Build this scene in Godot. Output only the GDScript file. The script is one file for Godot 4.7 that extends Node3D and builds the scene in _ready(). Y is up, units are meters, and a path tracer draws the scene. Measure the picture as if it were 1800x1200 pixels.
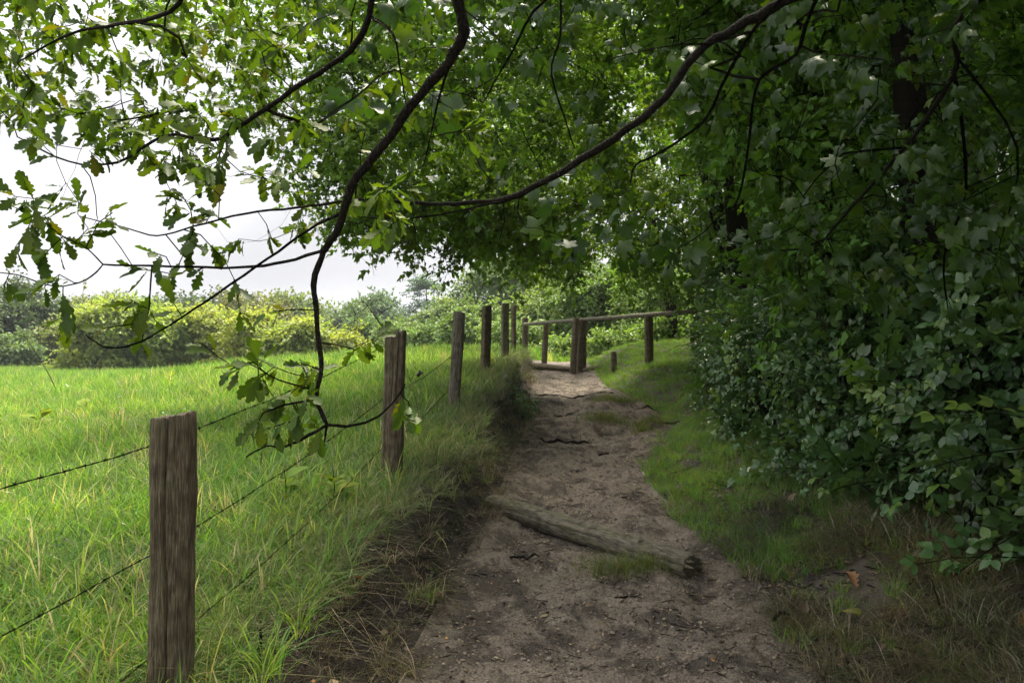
extends Node3D
# A sunken footpath along a meadow fence, under overhanging oak and sycamore boughs, on an overcast day.

const F := 1752.0     # focal length, in pixels of a picture 1800 wide
const EYE := 1.65

var rng := RandomNumberGenerator.new()
var lump := FastNoiseLite.new()      # broad undulation
var clod := FastNoiseLite.new()      # clods and scuffs in the path
var grit := FastNoiseLite.new()      # fine relief
var M := {}                          # materials
var used := {}

# profiles along the path: (metres ahead, value)
var HP := PackedVector2Array([Vector2(-30, -1.38), Vector2(0, -0.18), Vector2(20.6, 1.06), Vector2(22.2, 1.16), Vector2(24.5, 1.2), Vector2(30, 0.75), Vector2(50, -0.3), Vector2(200, -2.5), Vector2(400, -4)])
var HF := PackedVector2Array([Vector2(-30, -0.8), Vector2(0, 0.1), Vector2(3.5, 0.36), Vector2(7.2, 0.63), Vector2(10.8, 0.88), Vector2(14.3, 1.17), Vector2(17.5, 1.31), Vector2(20.5, 1.37), Vector2(26, 1.25), Vector2(40, 0.4), Vector2(60, 0.0), Vector2(400, -4)])
var HM := PackedVector2Array([Vector2(-30, -0.5), Vector2(0, 0.05), Vector2(4, 0.28), Vector2(20, 0.35), Vector2(60, 0.05), Vector2(100, -0.6), Vector2(400, -4)])
var XF := PackedVector2Array([Vector2(-30, -2.4), Vector2(0, -1.45), Vector2(20.5, 0.036), Vector2(24, 0.26), Vector2(400, 0.3)])
var XL := PackedVector2Array([Vector2(-30, -1.2), Vector2(0, -0.55), Vector2(4.66, -0.521), Vector2(6.32, -0.366), Vector2(7.87, -0.166), Vector2(10.53, 0.000), Vector2(12.09, 0.144), Vector2(15.63, 0.333), Vector2(20.62, 0.377), Vector2(22, 0.44), Vector2(24.5, 0.5), Vector2(400, 0.6)])
var XR := PackedVector2Array([Vector2(-30, 0.9), Vector2(0, 1.2), Vector2(4.88, 1.441), Vector2(6.10, 1.508), Vector2(6.99, 1.441), Vector2(7.54, 1.319), Vector2(9.54, 1.253), Vector2(10.87, 1.497), Vector2(12.75, 2.051), Vector2(14.64, 1.996), Vector2(17.30, 1.663), Vector2(22, 1.75), Vector2(24.5, 1.9), Vector2(400, 2.0)])

var LIP := PackedVector2Array([Vector2(-30, 0.0), Vector2(3.0, 0.0), Vector2(4.6, 0.10), Vector2(5.8, 0.36), Vector2(7.2, 0.55), Vector2(10.8, 0.45), Vector2(30, 0.45)])   # where the bank begins to fall, as a share of its width


func pl(k: PackedVector2Array, d: float) -> float:
	var n := k.size()
	if d <= k[0].x:
		return k[0].y
	for i in range(1, n):
		if d < k[i].x:
			var a := k[i - 1]
			var b := k[i]
			return a.y + (b.y - a.y) * (d - a.x) / (b.x - a.x)
	return k[n - 1].y


func height(x: float, d: float) -> float:
	var hp := pl(HP, d)
	var a := pl(XL, d)
	var b := pl(XR, d)
	var f := pl(XF, d)
	if x < f:
		var t := smoothstep(0.0, 14.0, f - x)
		var far := smoothstep(40.0, 120.0, -x)
		return lerpf(pl(HF, d), pl(HM, d), t) + lump.get_noise_2d(x, d) * 0.09 * smoothstep(0.0, 2.0, f - x) - far * 0.6
	if x < a:
		var t := (x - f) / maxf(a - f, 0.05)
		return lerpf(pl(HF, d), hp, smoothstep(clampf(pl(LIP, d) + 0.2 * lump.get_noise_1d(d * 2.2), 0.0, 0.8), 0.95, t)) + (lump.get_noise_2d(x * 3.0, d * 3.0) * 0.12 + clod.get_noise_2d(x, d) * 0.025) * sin(t * PI)
	if x <= b:
		var t := (x - a) / (b - a)
		var s := sin(t * PI)
		var near := 1.0 - smoothstep(14.0, 26.0, d)
		var y := hp - 0.055 * s
		y += (lump.get_noise_2d(x * 2.5, d * 1.6) * 0.085 + clod.get_noise_2d(x, d) * 0.030 + grit.get_noise_2d(x, d) * 0.009) * near * minf(1.0, s * 3.0)
		y -= 0.075 * exp(-pow((x - 1.19) / 0.16, 2.0) - pow((d - 6.1) / 0.22, 2.0))
		y += 0.05 * smoothstep(0.75, 1.25, x) * (smoothstep(12.4, 12.6, d) + smoothstep(13.6, 13.9, d)) * (1.0 - smoothstep(14.6, 18.6, d)) * minf(1.0, s * 3.0)
		y += 0.13 * exp(-pow((x - 1.2) / 0.42, 2.0) - pow((d - 13.6) / 0.7, 2.0)) * minf(1.0, s * 3.0)
		return y
	var e := x - b
	return hp + 0.24 * smoothstep(0.0, 0.8, e) + 0.10 * minf(e, 9.0) + (lump.get_noise_2d(x * 1.7, d * 1.7) * 0.12 + clod.get_noise_2d(x, d) * 0.03) * smoothstep(0.0, 0.5, e)


func on_ground(x: float, d: float, up := 0.0) -> Vector3:
	return Vector3(x, height(x, d) + up, -d)


func at(px: float, py: float, d: float) -> Vector3:
	return Vector3((px - 900.0) / F * d, EYE - (py - 600.0) / F * d, -d)


func in_sight(p: Vector3, margin := 1.2) -> bool:
	var d := -p.z
	return d > 0.8 and absf(p.x) < d * 0.52 + margin


# ---------------------------------------------------------------- naming

func numbered(called: String) -> String:
	var n: int = used.get(called, 0)
	used[called] = n + 1
	return called if n == 0 else "%s_%03d" % [called, n]


func tag(o: Node, label: String, category := "", group := "", kind := "") -> Node:
	if label:
		o.set_meta("label", label)
	if category:
		o.set_meta("category", category)
	if group:
		o.set_meta("group", group)
	if kind:
		o.set_meta("kind", kind)
	return o


func thing(called: String, where: Vector3, label: String, category: String, group := "") -> Node3D:
	var o := Node3D.new()
	o.name = numbered(called)
	add_child(o)
	o.position = where
	tag(o, label, category, group)
	return o


func put(called: String, mesh: Mesh, mat: Material, parent: Node = self, where := Transform3D.IDENTITY) -> MeshInstance3D:
	var o := MeshInstance3D.new()
	o.name = numbered(called) if parent == self else called
	o.mesh = mesh
	o.material_override = mat
	parent.add_child(o, true)
	o.transform = where
	return o


func many(called: String, mesh: Mesh, mat: Material, where: Array, tint: PackedColorArray, parent: Node = self) -> MultiMeshInstance3D:
	var mm := MultiMesh.new()
	mm.transform_format = MultiMesh.TRANSFORM_3D
	mm.use_colors = true
	mm.mesh = mesh
	mm.instance_count = where.size()
	for i in where.size():
		mm.set_instance_transform(i, where[i])
		mm.set_instance_color(i, tint[i])
	var o := MultiMeshInstance3D.new()
	o.name = numbered(called) if parent == self else called
	o.multimesh = mm
	o.material_override = mat
	parent.add_child(o, true)
	o.set_meta("kind", "stuff")
	return o


# ---------------------------------------------------------------- mesh collecting

class Mb:
	var v := PackedVector3Array()
	var n := PackedVector3Array()
	var t := PackedVector2Array()
	var c := PackedColorArray()
	var f := PackedInt32Array()

	func vert(p: Vector3, nn: Vector3, col := Color.WHITE, uv := Vector2.ZERO) -> int:
		v.push_back(p)
		n.push_back(nn)
		c.push_back(col)
		t.push_back(uv)
		return v.size() - 1

	func tri(a: int, b: int, d: int) -> void:
		f.push_back(a)
		f.push_back(b)
		f.push_back(d)

	func smooth() -> void:
		for i in n.size():
			n[i] = Vector3.ZERO
		for k in range(0, f.size(), 3):
			var a := f[k]
			var b := f[k + 1]
			var d := f[k + 2]
			var w := (v[d] - v[a]).cross(v[b] - v[a])
			n[a] += w
			n[b] += w
			n[d] += w
		for i in n.size():
			n[i] = n[i].normalized() if n[i].length_squared() > 0.0 else Vector3.UP

	func mesh() -> ArrayMesh:
		var arrays := []
		arrays.resize(Mesh.ARRAY_MAX)
		arrays[Mesh.ARRAY_VERTEX] = v
		arrays[Mesh.ARRAY_NORMAL] = n
		arrays[Mesh.ARRAY_TEX_UV] = t
		arrays[Mesh.ARRAY_COLOR] = c
		arrays[Mesh.ARRAY_INDEX] = f
		var m := ArrayMesh.new()
		m.add_surface_from_arrays(Mesh.PRIMITIVE_TRIANGLES, arrays)
		return m

	# a tube through points; closed at its far end
	func tube(p: PackedVector3Array, r: PackedFloat32Array, sides: int, col := Color.WHITE) -> void:
		var last := p.size() - 1
		if last < 1:
			return
		var side := Vector3.ZERO
		var start := v.size()
		var along := 0.0
		for i in last + 1:
			var dir := (p[mini(i + 1, last)] - p[maxi(i - 1, 0)]).normalized()
			if i == 0:
				side = dir.cross(Vector3.UP if absf(dir.y) < 0.9 else Vector3.RIGHT).normalized()
			else:
				side = (side - dir * side.dot(dir)).normalized()
				along += p[i].distance_to(p[i - 1])
			var other := dir.cross(side)
			for k in sides:
				var a := TAU * k / sides
				var out := side * cos(a) + other * sin(a)
				vert(p[i] + out * r[i], out, col, Vector2(float(k) / sides, along))
		for i in last:
			for k in sides:
				var a := start + i * sides + k
				var b := start + i * sides + (k + 1) % sides
				tri(a, b, a + sides)
				tri(b, b + sides, a + sides)
		var end := vert(p[last] + (p[last] - p[last - 1]).normalized() * r[last] * 0.6, (p[last] - p[last - 1]).normalized(), col)
		for k in sides:
			tri(start + last * sides + k, start + last * sides + (k + 1) % sides, end)


# ---------------------------------------------------------------- leaves: they grow along +Y and face +Z

const OAK := [[0.0, 0.012], [0.10, 0.022], [0.16, 0.085], [0.22, 0.115], [0.27, 0.065], [0.34, 0.13], [0.41, 0.205], [0.46, 0.20], [0.49, 0.125], [0.56, 0.20], [0.63, 0.27], [0.69, 0.26], [0.72, 0.17], [0.79, 0.215], [0.86, 0.21], [0.91, 0.13], [0.96, 0.11], [1.0, 0.0]]
const OVATE := [[0.0, 0.02], [0.10, 0.16], [0.26, 0.30], [0.45, 0.335], [0.64, 0.27], [0.82, 0.14], [1.0, 0.0]]
const SIMPLE := [[0.0, 0.03], [0.42, 0.33], [1.0, 0.0]]

func add_leaf(mb: Mb, xf: Transform3D, prof: Array, length: float, fold: float, bend: float, col: Color, ripple := 0.0, stalk := 0.0) -> void:
	var mids := []
	var lefts := []
	var rights := []
	var b := xf.basis
	var ph := rng.randf() * TAU
	for q in prof:
		var t: float = q[0]
		var w: float = q[1] * length
		var mid := Vector3(0, length * (stalk + t), -bend * length * t * t)
		var up := Vector3(0, 2.0 * bend * t, 1.0).normalized()
		var rz := sin(t * 11.0 + ph) * ripple * length
		var rz2 := cos(t * 12.0 + ph * 1.7) * ripple * length
		mids.append(mb.vert(xf * mid, b * up, col, Vector2(0.5, t)))
		lefts.append(mb.vert(xf * (mid + Vector3(-w, 0, fold * w + rz)), b * (up + Vector3(fold, 0, 0)).normalized(), col, Vector2(0.5 - q[1], t)))
		rights.append(mb.vert(xf * (mid + Vector3(w, 0, fold * w + rz2)), b * (up - Vector3(fold, 0, 0)).normalized(), col, Vector2(0.5 + q[1], t)))
	for i in prof.size() - 1:
		mb.tri(mids[i], lefts[i], lefts[i + 1])
		mb.tri(mids[i], mids[i + 1], rights[i])
		if i < prof.size() - 2:
			mb.tri(mids[i], lefts[i + 1], mids[i + 1])
			mb.tri(rights[i], mids[i + 1], rights[i + 1])
	if stalk > 0.0:
		var p := PackedVector3Array([xf * Vector3.ZERO, xf * Vector3(0, length * (stalk + 0.02), 0.002)])
		mb.tube(p, PackedFloat32Array([0.0013, 0.0010]), 3, col)


# palmate, five-lobed, toothed
func add_palm_leaf(mb: Mb, xf: Transform3D, length: float, droop: float, col: Color) -> void:
	var tips := [[-122.0, 0.37], [-58.0, 0.52], [0.0, 0.60], [58.0, 0.52], [122.0, 0.37]]
	var outline := []
	outline.append(Vector2(-0.05, -0.16))
	for k in 5:
		var a := deg_to_rad(tips[k][0] + rng.randf_range(-5, 5))
		var r: float = tips[k][1] * rng.randf_range(0.92, 1.08)
		var half := deg_to_rad(12.5)
		for s in [[-1.75, 0.68], [-1.3, 0.79], [-1.05, 0.76], [-0.55, 0.90], [0.0, 1.0], [0.55, 0.90], [1.05, 0.76], [1.3, 0.79], [1.75, 0.68]]:
			var th: float = a + half * s[0]
			outline.append(Vector2(sin(th), cos(th)) * r * s[1])
		if k < 4:
			var am := deg_to_rad((tips[k][0] + tips[k + 1][0]) * 0.5)
			outline.append(Vector2(sin(am), cos(am)) * 0.31)
	outline.append(Vector2(0.05, -0.16))
	var b := xf.basis
	var base := Vector3(0, length * 0.42, 0)
	var centre := mb.vert(xf * base, b * Vector3(0, 0, 1), col, Vector2(0.5, 0.42))
	var inner := []
	var outer := []
	var twist := rng.randf_range(-0.5, 0.5)
	var curl := rng.randf_range(-0.3, 0.9)
	for o in outline:
		for step in 2:
			var q: Vector2 = o * (0.5 if step == 0 else 1.0)
			var l := q.length()
			var z := -droop * l * l * 1.6 + 0.11 * cos(atan2(q.x, q.y) * 5.8 + twist) * l + curl * q.x * absf(q.x)
			var id := mb.vert(xf * (base + Vector3(q.x, q.y, z) * length), b * Vector3(q.x * droop * 2.2, q.y * droop * 2.2, 1).normalized(), col, Vector2(0.5 + q.x * 0.8, 0.42 + q.y * 0.9))
			if step == 0:
				inner.append(id)
			else:
				outer.append(id)
	for i in outline.size() - 1:
		mb.tri(centre, inner[i], inner[i + 1])
		mb.tri(inner[i], outer[i], outer[i + 1])
		mb.tri(inner[i], outer[i + 1], inner[i + 1])
	var p := PackedVector3Array([xf * Vector3(0, -length * 0.25, 0.0), xf * Vector3(0, length * 0.28, 0.0)])
	mb.tube(p, PackedFloat32Array([0.0014, 0.0012]), 3, col)


func aim(where: Vector3, dir: Vector3, up: Vector3, scale := 1.0) -> Transform3D:
	var y := dir.normalized()
	var x := y.cross(up)
	if x.length_squared() < 1e-6:
		x = y.cross(Vector3.RIGHT)
	x = x.normalized()
	return Transform3D(Basis(x * scale, y * scale, x.cross(y) * scale), where)


func ball() -> Vector3:
	return Vector3(rng.randfn(), rng.randfn(), rng.randfn()).normalized()


func vary(c: Color, by: float, warm := 0.0) -> Color:
	var k := 1.0 + rng.randf_range(-by, by)
	return Color(c.r * k * (1.0 + warm * rng.randf()), c.g * k, c.b * k * rng.randf_range(0.8, 1.1))


func oak_leaf_mesh(col := Color.WHITE) -> ArrayMesh:
	var mb := Mb.new()
	var prof := []
	var jag := rng.randf_range(-0.05, 0.05)
	for q in OAK:
		prof.append([q[0], q[1] * 0.9 * rng.randf_range(0.85, 1.12)])
	add_leaf(mb, Transform3D.IDENTITY, prof, 1.0, rng.randf_range(-0.1, 0.7), rng.randf_range(-0.2, 0.6) + jag, col, 0.03, 0.06)
	return mb.mesh()


func palm_leaf_mesh() -> ArrayMesh:
	var mb := Mb.new()
	add_palm_leaf(mb, Transform3D.IDENTITY, 1.0, rng.randf_range(-0.1, 0.95), Color.WHITE)
	return mb.mesh()


# a twig with small leaves, about 0.45 m long
func spray_mesh(count: int, leaf: float, prof: Array, spread: float, droop: float) -> ArrayMesh:
	var mb := Mb.new()
	var bark := Color(0.35, 0.28, 0.2)
	var line := PackedVector3Array()
	for i in 5:
		var t := i / 4.0
		line.append(Vector3(rng.randf_range(-0.015, 0.015), 0.45 * t, -droop * t * t * 0.45))
	mb.tube(line, PackedFloat32Array([0.004, 0.0035, 0.003, 0.0022, 0.0015]), 3, bark)
	for s in 5:
		var t := 0.15 + 0.17 * s
		var from := Vector3(0, 0.45 * t, -droop * t * t * 0.45)
		var sg := 1.0 if s % 2 else -1.0
		var to := from + Vector3(sg * spread * rng.randf_range(0.5, 1.0), spread * 0.7, rng.randf_range(-0.05, 0.03))
		mb.tube(PackedVector3Array([from, to]), PackedFloat32Array([0.0018, 0.0012]), 3, bark)
		for k in count / 5:
			var q := from.lerp(to, rng.randf_range(0.2, 1.05))
			var dir := ((to - from).normalized() + ball() * 0.75).normalized()
			var up := (Vector3(0, 0, 1) + ball() * 0.65).normalized()
			add_leaf(mb, aim(q, dir, up), prof, leaf * rng.randf_range(0.7, 1.25), rng.randf_range(0.1, 0.5), rng.randf_range(0.0, 0.5), vary(Color.WHITE, 0.25, 0.15))
	return mb.mesh()


# a prickly cane tip with leaves of three leaflets
func trefoil(mb: Mb, xf: Transform3D, size: float, col: Color) -> void:
	for a in [-68.0, 0.0, 68.0]:
		var turn := Transform3D(Basis(Vector3(0, 0, 1), deg_to_rad(a + rng.randf_range(-12, 12))) * Basis(Vector3(1, 0, 0), rng.randf_range(-0.3, 0.15)), Vector3(0, size * 0.45, 0))
		add_leaf(mb, xf * turn, OVATE, size * (1.0 if a == 0.0 else 0.82), rng.randf_range(0.12, 0.4), rng.randf_range(0.05, 0.4), col, 0.012, 0.10)
	mb.tube(PackedVector3Array([xf * Vector3.ZERO, xf * Vector3(0, size * 0.5, 0)]), PackedFloat32Array([0.0016, 0.0014]), 3, col)


func cane_mesh(leaves: int, size: float) -> ArrayMesh:
	var mb := Mb.new()
	var stem := Color(0.7, 0.55, 0.45)
	var line := PackedVector3Array()
	var rad := PackedFloat32Array()
	for i in 6:
		var t := i / 5.0
		line.append(Vector3(sin(t * 3.0) * 0.03, 0.6 * t, -0.16 * t * t))
		rad.append(0.0035 - 0.0018 * t)
	mb.tube(line, rad, 4, stem)
	for k in leaves:
		var t := 0.1 + 0.9 * (k + rng.randf() * 0.6) / leaves
		var p := Vector3(sin(t * 3.0) * 0.03, 0.6 * t, -0.16 * t * t)
		var sg := 1.0 if k % 2 else -1.0
		var dir := Vector3(sg * rng.randf_range(0.4, 1.0), rng.randf_range(0.2, 0.8), rng.randf_range(-0.1, 0.5))
		trefoil(mb, aim(p, dir, Vector3(0, 0.1, 1) + ball() * 0.35), size * rng.randf_range(0.75, 1.25), vary(Color.WHITE, 0.2, 0.1))
	return mb.mesh()


# ---------------------------------------------------------------- grass

func add_blade(mb: Mb, foot: Vector3, lean: Vector3, h: float, w: float, curl: float, col: Color) -> void:
	var side := lean.cross(Vector3.UP)
	if side.length_squared() < 1e-5:
		side = Vector3.RIGHT
	side = side.normalized().rotated(Vector3.UP, rng.randf_range(-1.1, 1.1))
	var ids := PackedInt32Array()
	var out := Vector3(lean.x, 0, lean.z)
	for i in 3:
		var t := i / 3.0
		var p := foot + Vector3.UP * h * (t - curl * 0.42 * t * t) + out * h * (t * 0.35 + t * t * curl)
		var nn := (side.cross(Vector3.UP + out * t * curl * 2.0)).normalized()
		var ww := w * (1.0 - 0.35 * t)
		ids.append(mb.vert(p - side * ww, nn, col))
		ids.append(mb.vert(p + side * ww, nn, col))
	var tip := foot + Vector3.UP * h * (1.0 - curl * 0.42) + out * h * (0.35 + curl)
	ids.append(mb.vert(tip, (side.cross(Vector3.UP + out * curl * 2.0)).normalized(), col))
	mb.tri(ids[0], ids[2], ids[1])
	mb.tri(ids[1], ids[2], ids[3])
	mb.tri(ids[2], ids[4], ids[3])
	mb.tri(ids[3], ids[4], ids[5])
	mb.tri(ids[4], ids[6], ids[5])


# palette: [[colour, share], ...]
func patch_mesh(blades: int, radius: float, h0: float, h1: float, w: float, curl: float, palette: Array, lean := Vector3.ZERO) -> ArrayMesh:
	var mb := Mb.new()
	var tufts := maxi(1, blades / 9)
	for k in tufts:
		var a := rng.randf() * TAU
		var r := radius * sqrt(rng.randf())
		var root := Vector3(cos(a) * r, 0, sin(a) * r)
		var pick := rng.randf()
		var col: Color = palette[0][0]
		for q in palette:
			pick -= q[1]
			if pick <= 0.0:
				col = q[0]
				break
		var tall := rng.randf_range(0.75, 1.2)
		for j in 9:
			var b := rng.randf() * TAU
			var l := Vector3(cos(b), 0, sin(b)) * rng.randf_range(0.2, 1.0) + lean
			add_blade(mb, root + Vector3(cos(b), 0, sin(b)) * rng.randf() * radius * 0.09, l, rng.randf_range(h0, h1) * tall, w * rng.randf_range(0.6, 1.3), curl * rng.randf_range(0.2, 1.3), vary(col, 0.3, 0.2))
	return mb.mesh()


# ---------------------------------------------------------------- branching

class Skel:
	var p := PackedVector3Array()
	var par := PackedInt32Array()
	var low := PackedFloat32Array()   # least radius
	var rad := PackedFloat32Array()
	var open := PackedByteArray()     # 1: boughs may start here
	var ends := PackedInt32Array()

	func node(pos: Vector3, parent: int, least := 0.0, may := 1) -> int:
		p.push_back(pos)
		par.push_back(parent)
		low.push_back(least)
		open.push_back(may)
		return p.size() - 1

	func line(pts: Array, parent: int, r0: float, r1: float, cuts := 4, open_from := 0.0) -> int:
		var all := pts.duplicate()
		if parent >= 0:
			all.push_front(p[parent])
		var last := parent
		var n := all.size() - 1
		for i in n:
			var a: Vector3 = all[i]
			var b: Vector3 = all[i + 1]
			var pre: Vector3 = all[maxi(i - 1, 0)]
			var post: Vector3 = all[mini(i + 2, n)]
			for k in cuts:
				var t := float(k + (1 if parent >= 0 or i > 0 or k > 0 else 0)) / cuts
				if i == 0 and k == 0 and parent < 0:
					last = node(a, -1, r0, 1 if open_from <= 0.0 else 0)
				t = float(k + 1) / cuts
				var u := (i + t) / n
				var kink := Vector3(sin(p.size() * 7.3), sin(p.size() * 4.1 + 1.0), sin(p.size() * 5.7 + 2.0)) * lerpf(r0, r1, u) * 0.3
				last = node(a.cubic_interpolate(b, pre, post, t) + kink, last, lerpf(r0, r1, u), 1 if u >= open_from else 0)
		return last

	func nearest(q: Vector3) -> int:
		var best := -1
		var bd := 1e20
		for i in p.size():
			if open[i]:
				var d := p[i].distance_squared_to(q)
				if d < bd:
					bd = d
					best = i
		return best

	func reach(q: Vector3, r: RandomNumberGenerator, seg: float, wiggle: float, arch: float) -> int:
		var j := nearest(q)
		var a := p[j]
		var l := a.distance_to(q)
		var n := clampi(int(ceil(l / seg)), 1, 9)
		var last := j
		var bow := Vector3(r.randfn(), r.randfn() * 0.5, r.randfn()) * wiggle * l
		for k in n:
			var t := float(k + 1) / n
			var s := sin(t * PI)
			var pos := a.lerp(q, t) + Vector3.UP * arch * l * s + bow * s
			if k < n - 1:
				pos += Vector3(r.randfn(), r.randfn(), r.randfn()) * wiggle * seg * 0.35
			last = node(pos, last)
		ends.push_back(last)
		return last

	func radii(tip: float, power: float) -> void:
		var n := p.size()
		var weight := PackedFloat32Array()
		weight.resize(n)
		weight.fill(0.0)
		rad.resize(n)
		for i in range(n - 1, -1, -1):
			weight[i] += 0.15
			if weight[i] < 1.0:
				weight[i] = 1.0
			rad[i] = low[i] if low[i] > 0.0 else tip * pow(weight[i], power)
			if par[i] >= 0:
				weight[par[i]] += weight[i]
		for i in n:
			if par[i] >= 0 and low[i] == 0.0:
				rad[i] = minf(rad[i], rad[par[i]] * 0.92)

	# chains of nodes, each going on along its thickest child
	func chains() -> Array:
		var n := p.size()
		var heir := PackedInt32Array()
		heir.resize(n)
		heir.fill(-1)
		for i in n:
			var q := par[i]
			if q >= 0 and (heir[q] < 0 or rad[i] > rad[heir[q]]):
				heir[q] = i
		var out := []
		for i in n:
			var q := par[i]
			if q < 0 or heir[q] != i:
				var line := PackedInt32Array()
				if q >= 0:
					line.push_back(q)
				var k := i
				while k >= 0:
					line.push_back(k)
					k = heir[k]
				out.append(line)
		return out


func chain_into(mb: Mb, s: Skel, line: PackedInt32Array, sides: int, knobs := 0.0) -> void:
	var pts := PackedVector3Array()
	var r := PackedFloat32Array()
	for i in line.size():
		pts.push_back(s.p[line[i]])
		var q := s.rad[line[i]]
		if i == 0 and line.size() > 1 and s.par[line[1]] == line[0] and s.rad[line[1]] < q:
			q = s.rad[line[1]]
		r.push_back(q * (1.0 + knobs * rng.randf_range(-0.5, 1.0)))
	mb.tube(pts, r, sides)


# trunk, each stout limb, and the fine wood; returns nothing, hangs them under o
func wood(o: Node3D, s: Skel, bark: Material, stout: float, sides := 9) -> void:
	var fine := Mb.new()
	var home := Transform3D(Basis.IDENTITY, -o.position)
	var first := true
	for line in s.chains():
		var r: float = s.rad[line[mini(1, line.size() - 1)]]
		if first or r > stout:
			var mb := Mb.new()
			chain_into(mb, s, line, sides, 0.16)
			mb.smooth()
			put("trunk" if first else "limb", mb.mesh(), bark, o, home)
			first = false
		else:
			chain_into(fine, s, line, 5 if r > 0.006 else 4, 0.1)
	if fine.v.size():
		tag(put("twigs", fine.mesh(), bark, o, home), "", "", "", "stuff")


# ---------------------------------------------------------------- materials

func ramp(stops: Array) -> Gradient:
	var g := Gradient.new()
	var o := PackedFloat32Array()
	var c := PackedColorArray()
	for s in stops:
		o.append(s[0])
		c.append(Color(s[1], s[2], s[3]).linear_to_srgb())
	g.offsets = o
	g.colors = c
	return g


func noise_tex(freq: float, octaves: int, stops: Array, size := 512, kind := FastNoiseLite.TYPE_SIMPLEX_SMOOTH, fractal := FastNoiseLite.FRACTAL_FBM, seed_ := 1) -> NoiseTexture2D:
	var n := FastNoiseLite.new()
	n.noise_type = kind
	n.frequency = freq
	n.fractal_type = fractal
	n.fractal_octaves = octaves
	n.seed = seed_
	var t := NoiseTexture2D.new()
	t.width = size
	t.height = size
	t.seamless = true
	t.noise = n
	t.color_ramp = ramp(stops)
	return t


func grey(lo := 0.0, hi := 1.0) -> Array:
	return [[0.0, lo, lo, lo], [1.0, hi, hi, hi]]


func matter(rough: float, tinted := true) -> StandardMaterial3D:
	var m := StandardMaterial3D.new()
	m.roughness = rough
	m.vertex_color_use_as_albedo = tinted
	m.cull_mode = BaseMaterial3D.CULL_DISABLED
	return m


func lin(r: float, g: float, b: float) -> Color:
	return Color(r, g, b).linear_to_srgb()


func leafy(name_: String, col: Color, rough: float, through: float, pass_tint := Color(1.0, 1.0, 0.55), tex: Texture2D = null) -> StandardMaterial3D:
	var m := matter(rough)
	m.albedo_color = col
	m.albedo_texture = tex
	m.backlight_enabled = true
	m.backlight = Color(pass_tint.r * through, pass_tint.g * through, pass_tint.b * through).linear_to_srgb()
	M[name_] = m
	return m


# veins and mottling of one leaf
func vein_tex(pinnate: bool) -> ImageTexture:
	var im := Image.create(96, 96, false, Image.FORMAT_RGB8)
	var n := FastNoiseLite.new()
	n.frequency = 0.07
	n.seed = 31
	for y in 96:
		for x in 96:
			var u := x / 95.0 - 0.5
			var w := y / 95.0
			var k := 0.86 + 0.16 * n.get_noise_2d(x, y)
			if pinnate:
				k += 0.34 * exp(-pow(u / 0.012, 2.0))
				var rib := fposmod((w - absf(u) * 0.75) * 8.0, 1.0)
				k += 0.14 * exp(-pow((rib - 0.5) / 0.09, 2.0))
			else:
				var q := Vector2(u / 0.8, (w - 0.42) / 0.9)
				var a := rad_to_deg(atan2(q.x, q.y))
				for tip in [-125.0, -62.0, 0.0, 62.0, 125.0]:
					var off := deg_to_rad(a - tip) * q.length()
					if absf(a - tip) < 40.0:
						k += 0.3 * exp(-pow(off / 0.009, 2.0))
			var spot := clampf((n.get_noise_2d(x * 1.6 + 300.0, y * 1.6) - 0.42) * 4.0, 0.0, 1.0)
			im.set_pixel(x, y, Color(clampf(k + spot * 0.3, 0, 1), clampf(k - spot * 0.12, 0, 1), clampf(k * 0.95 - spot * 0.2, 0, 1)).linear_to_srgb())
	return ImageTexture.create_from_image(im)


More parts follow.
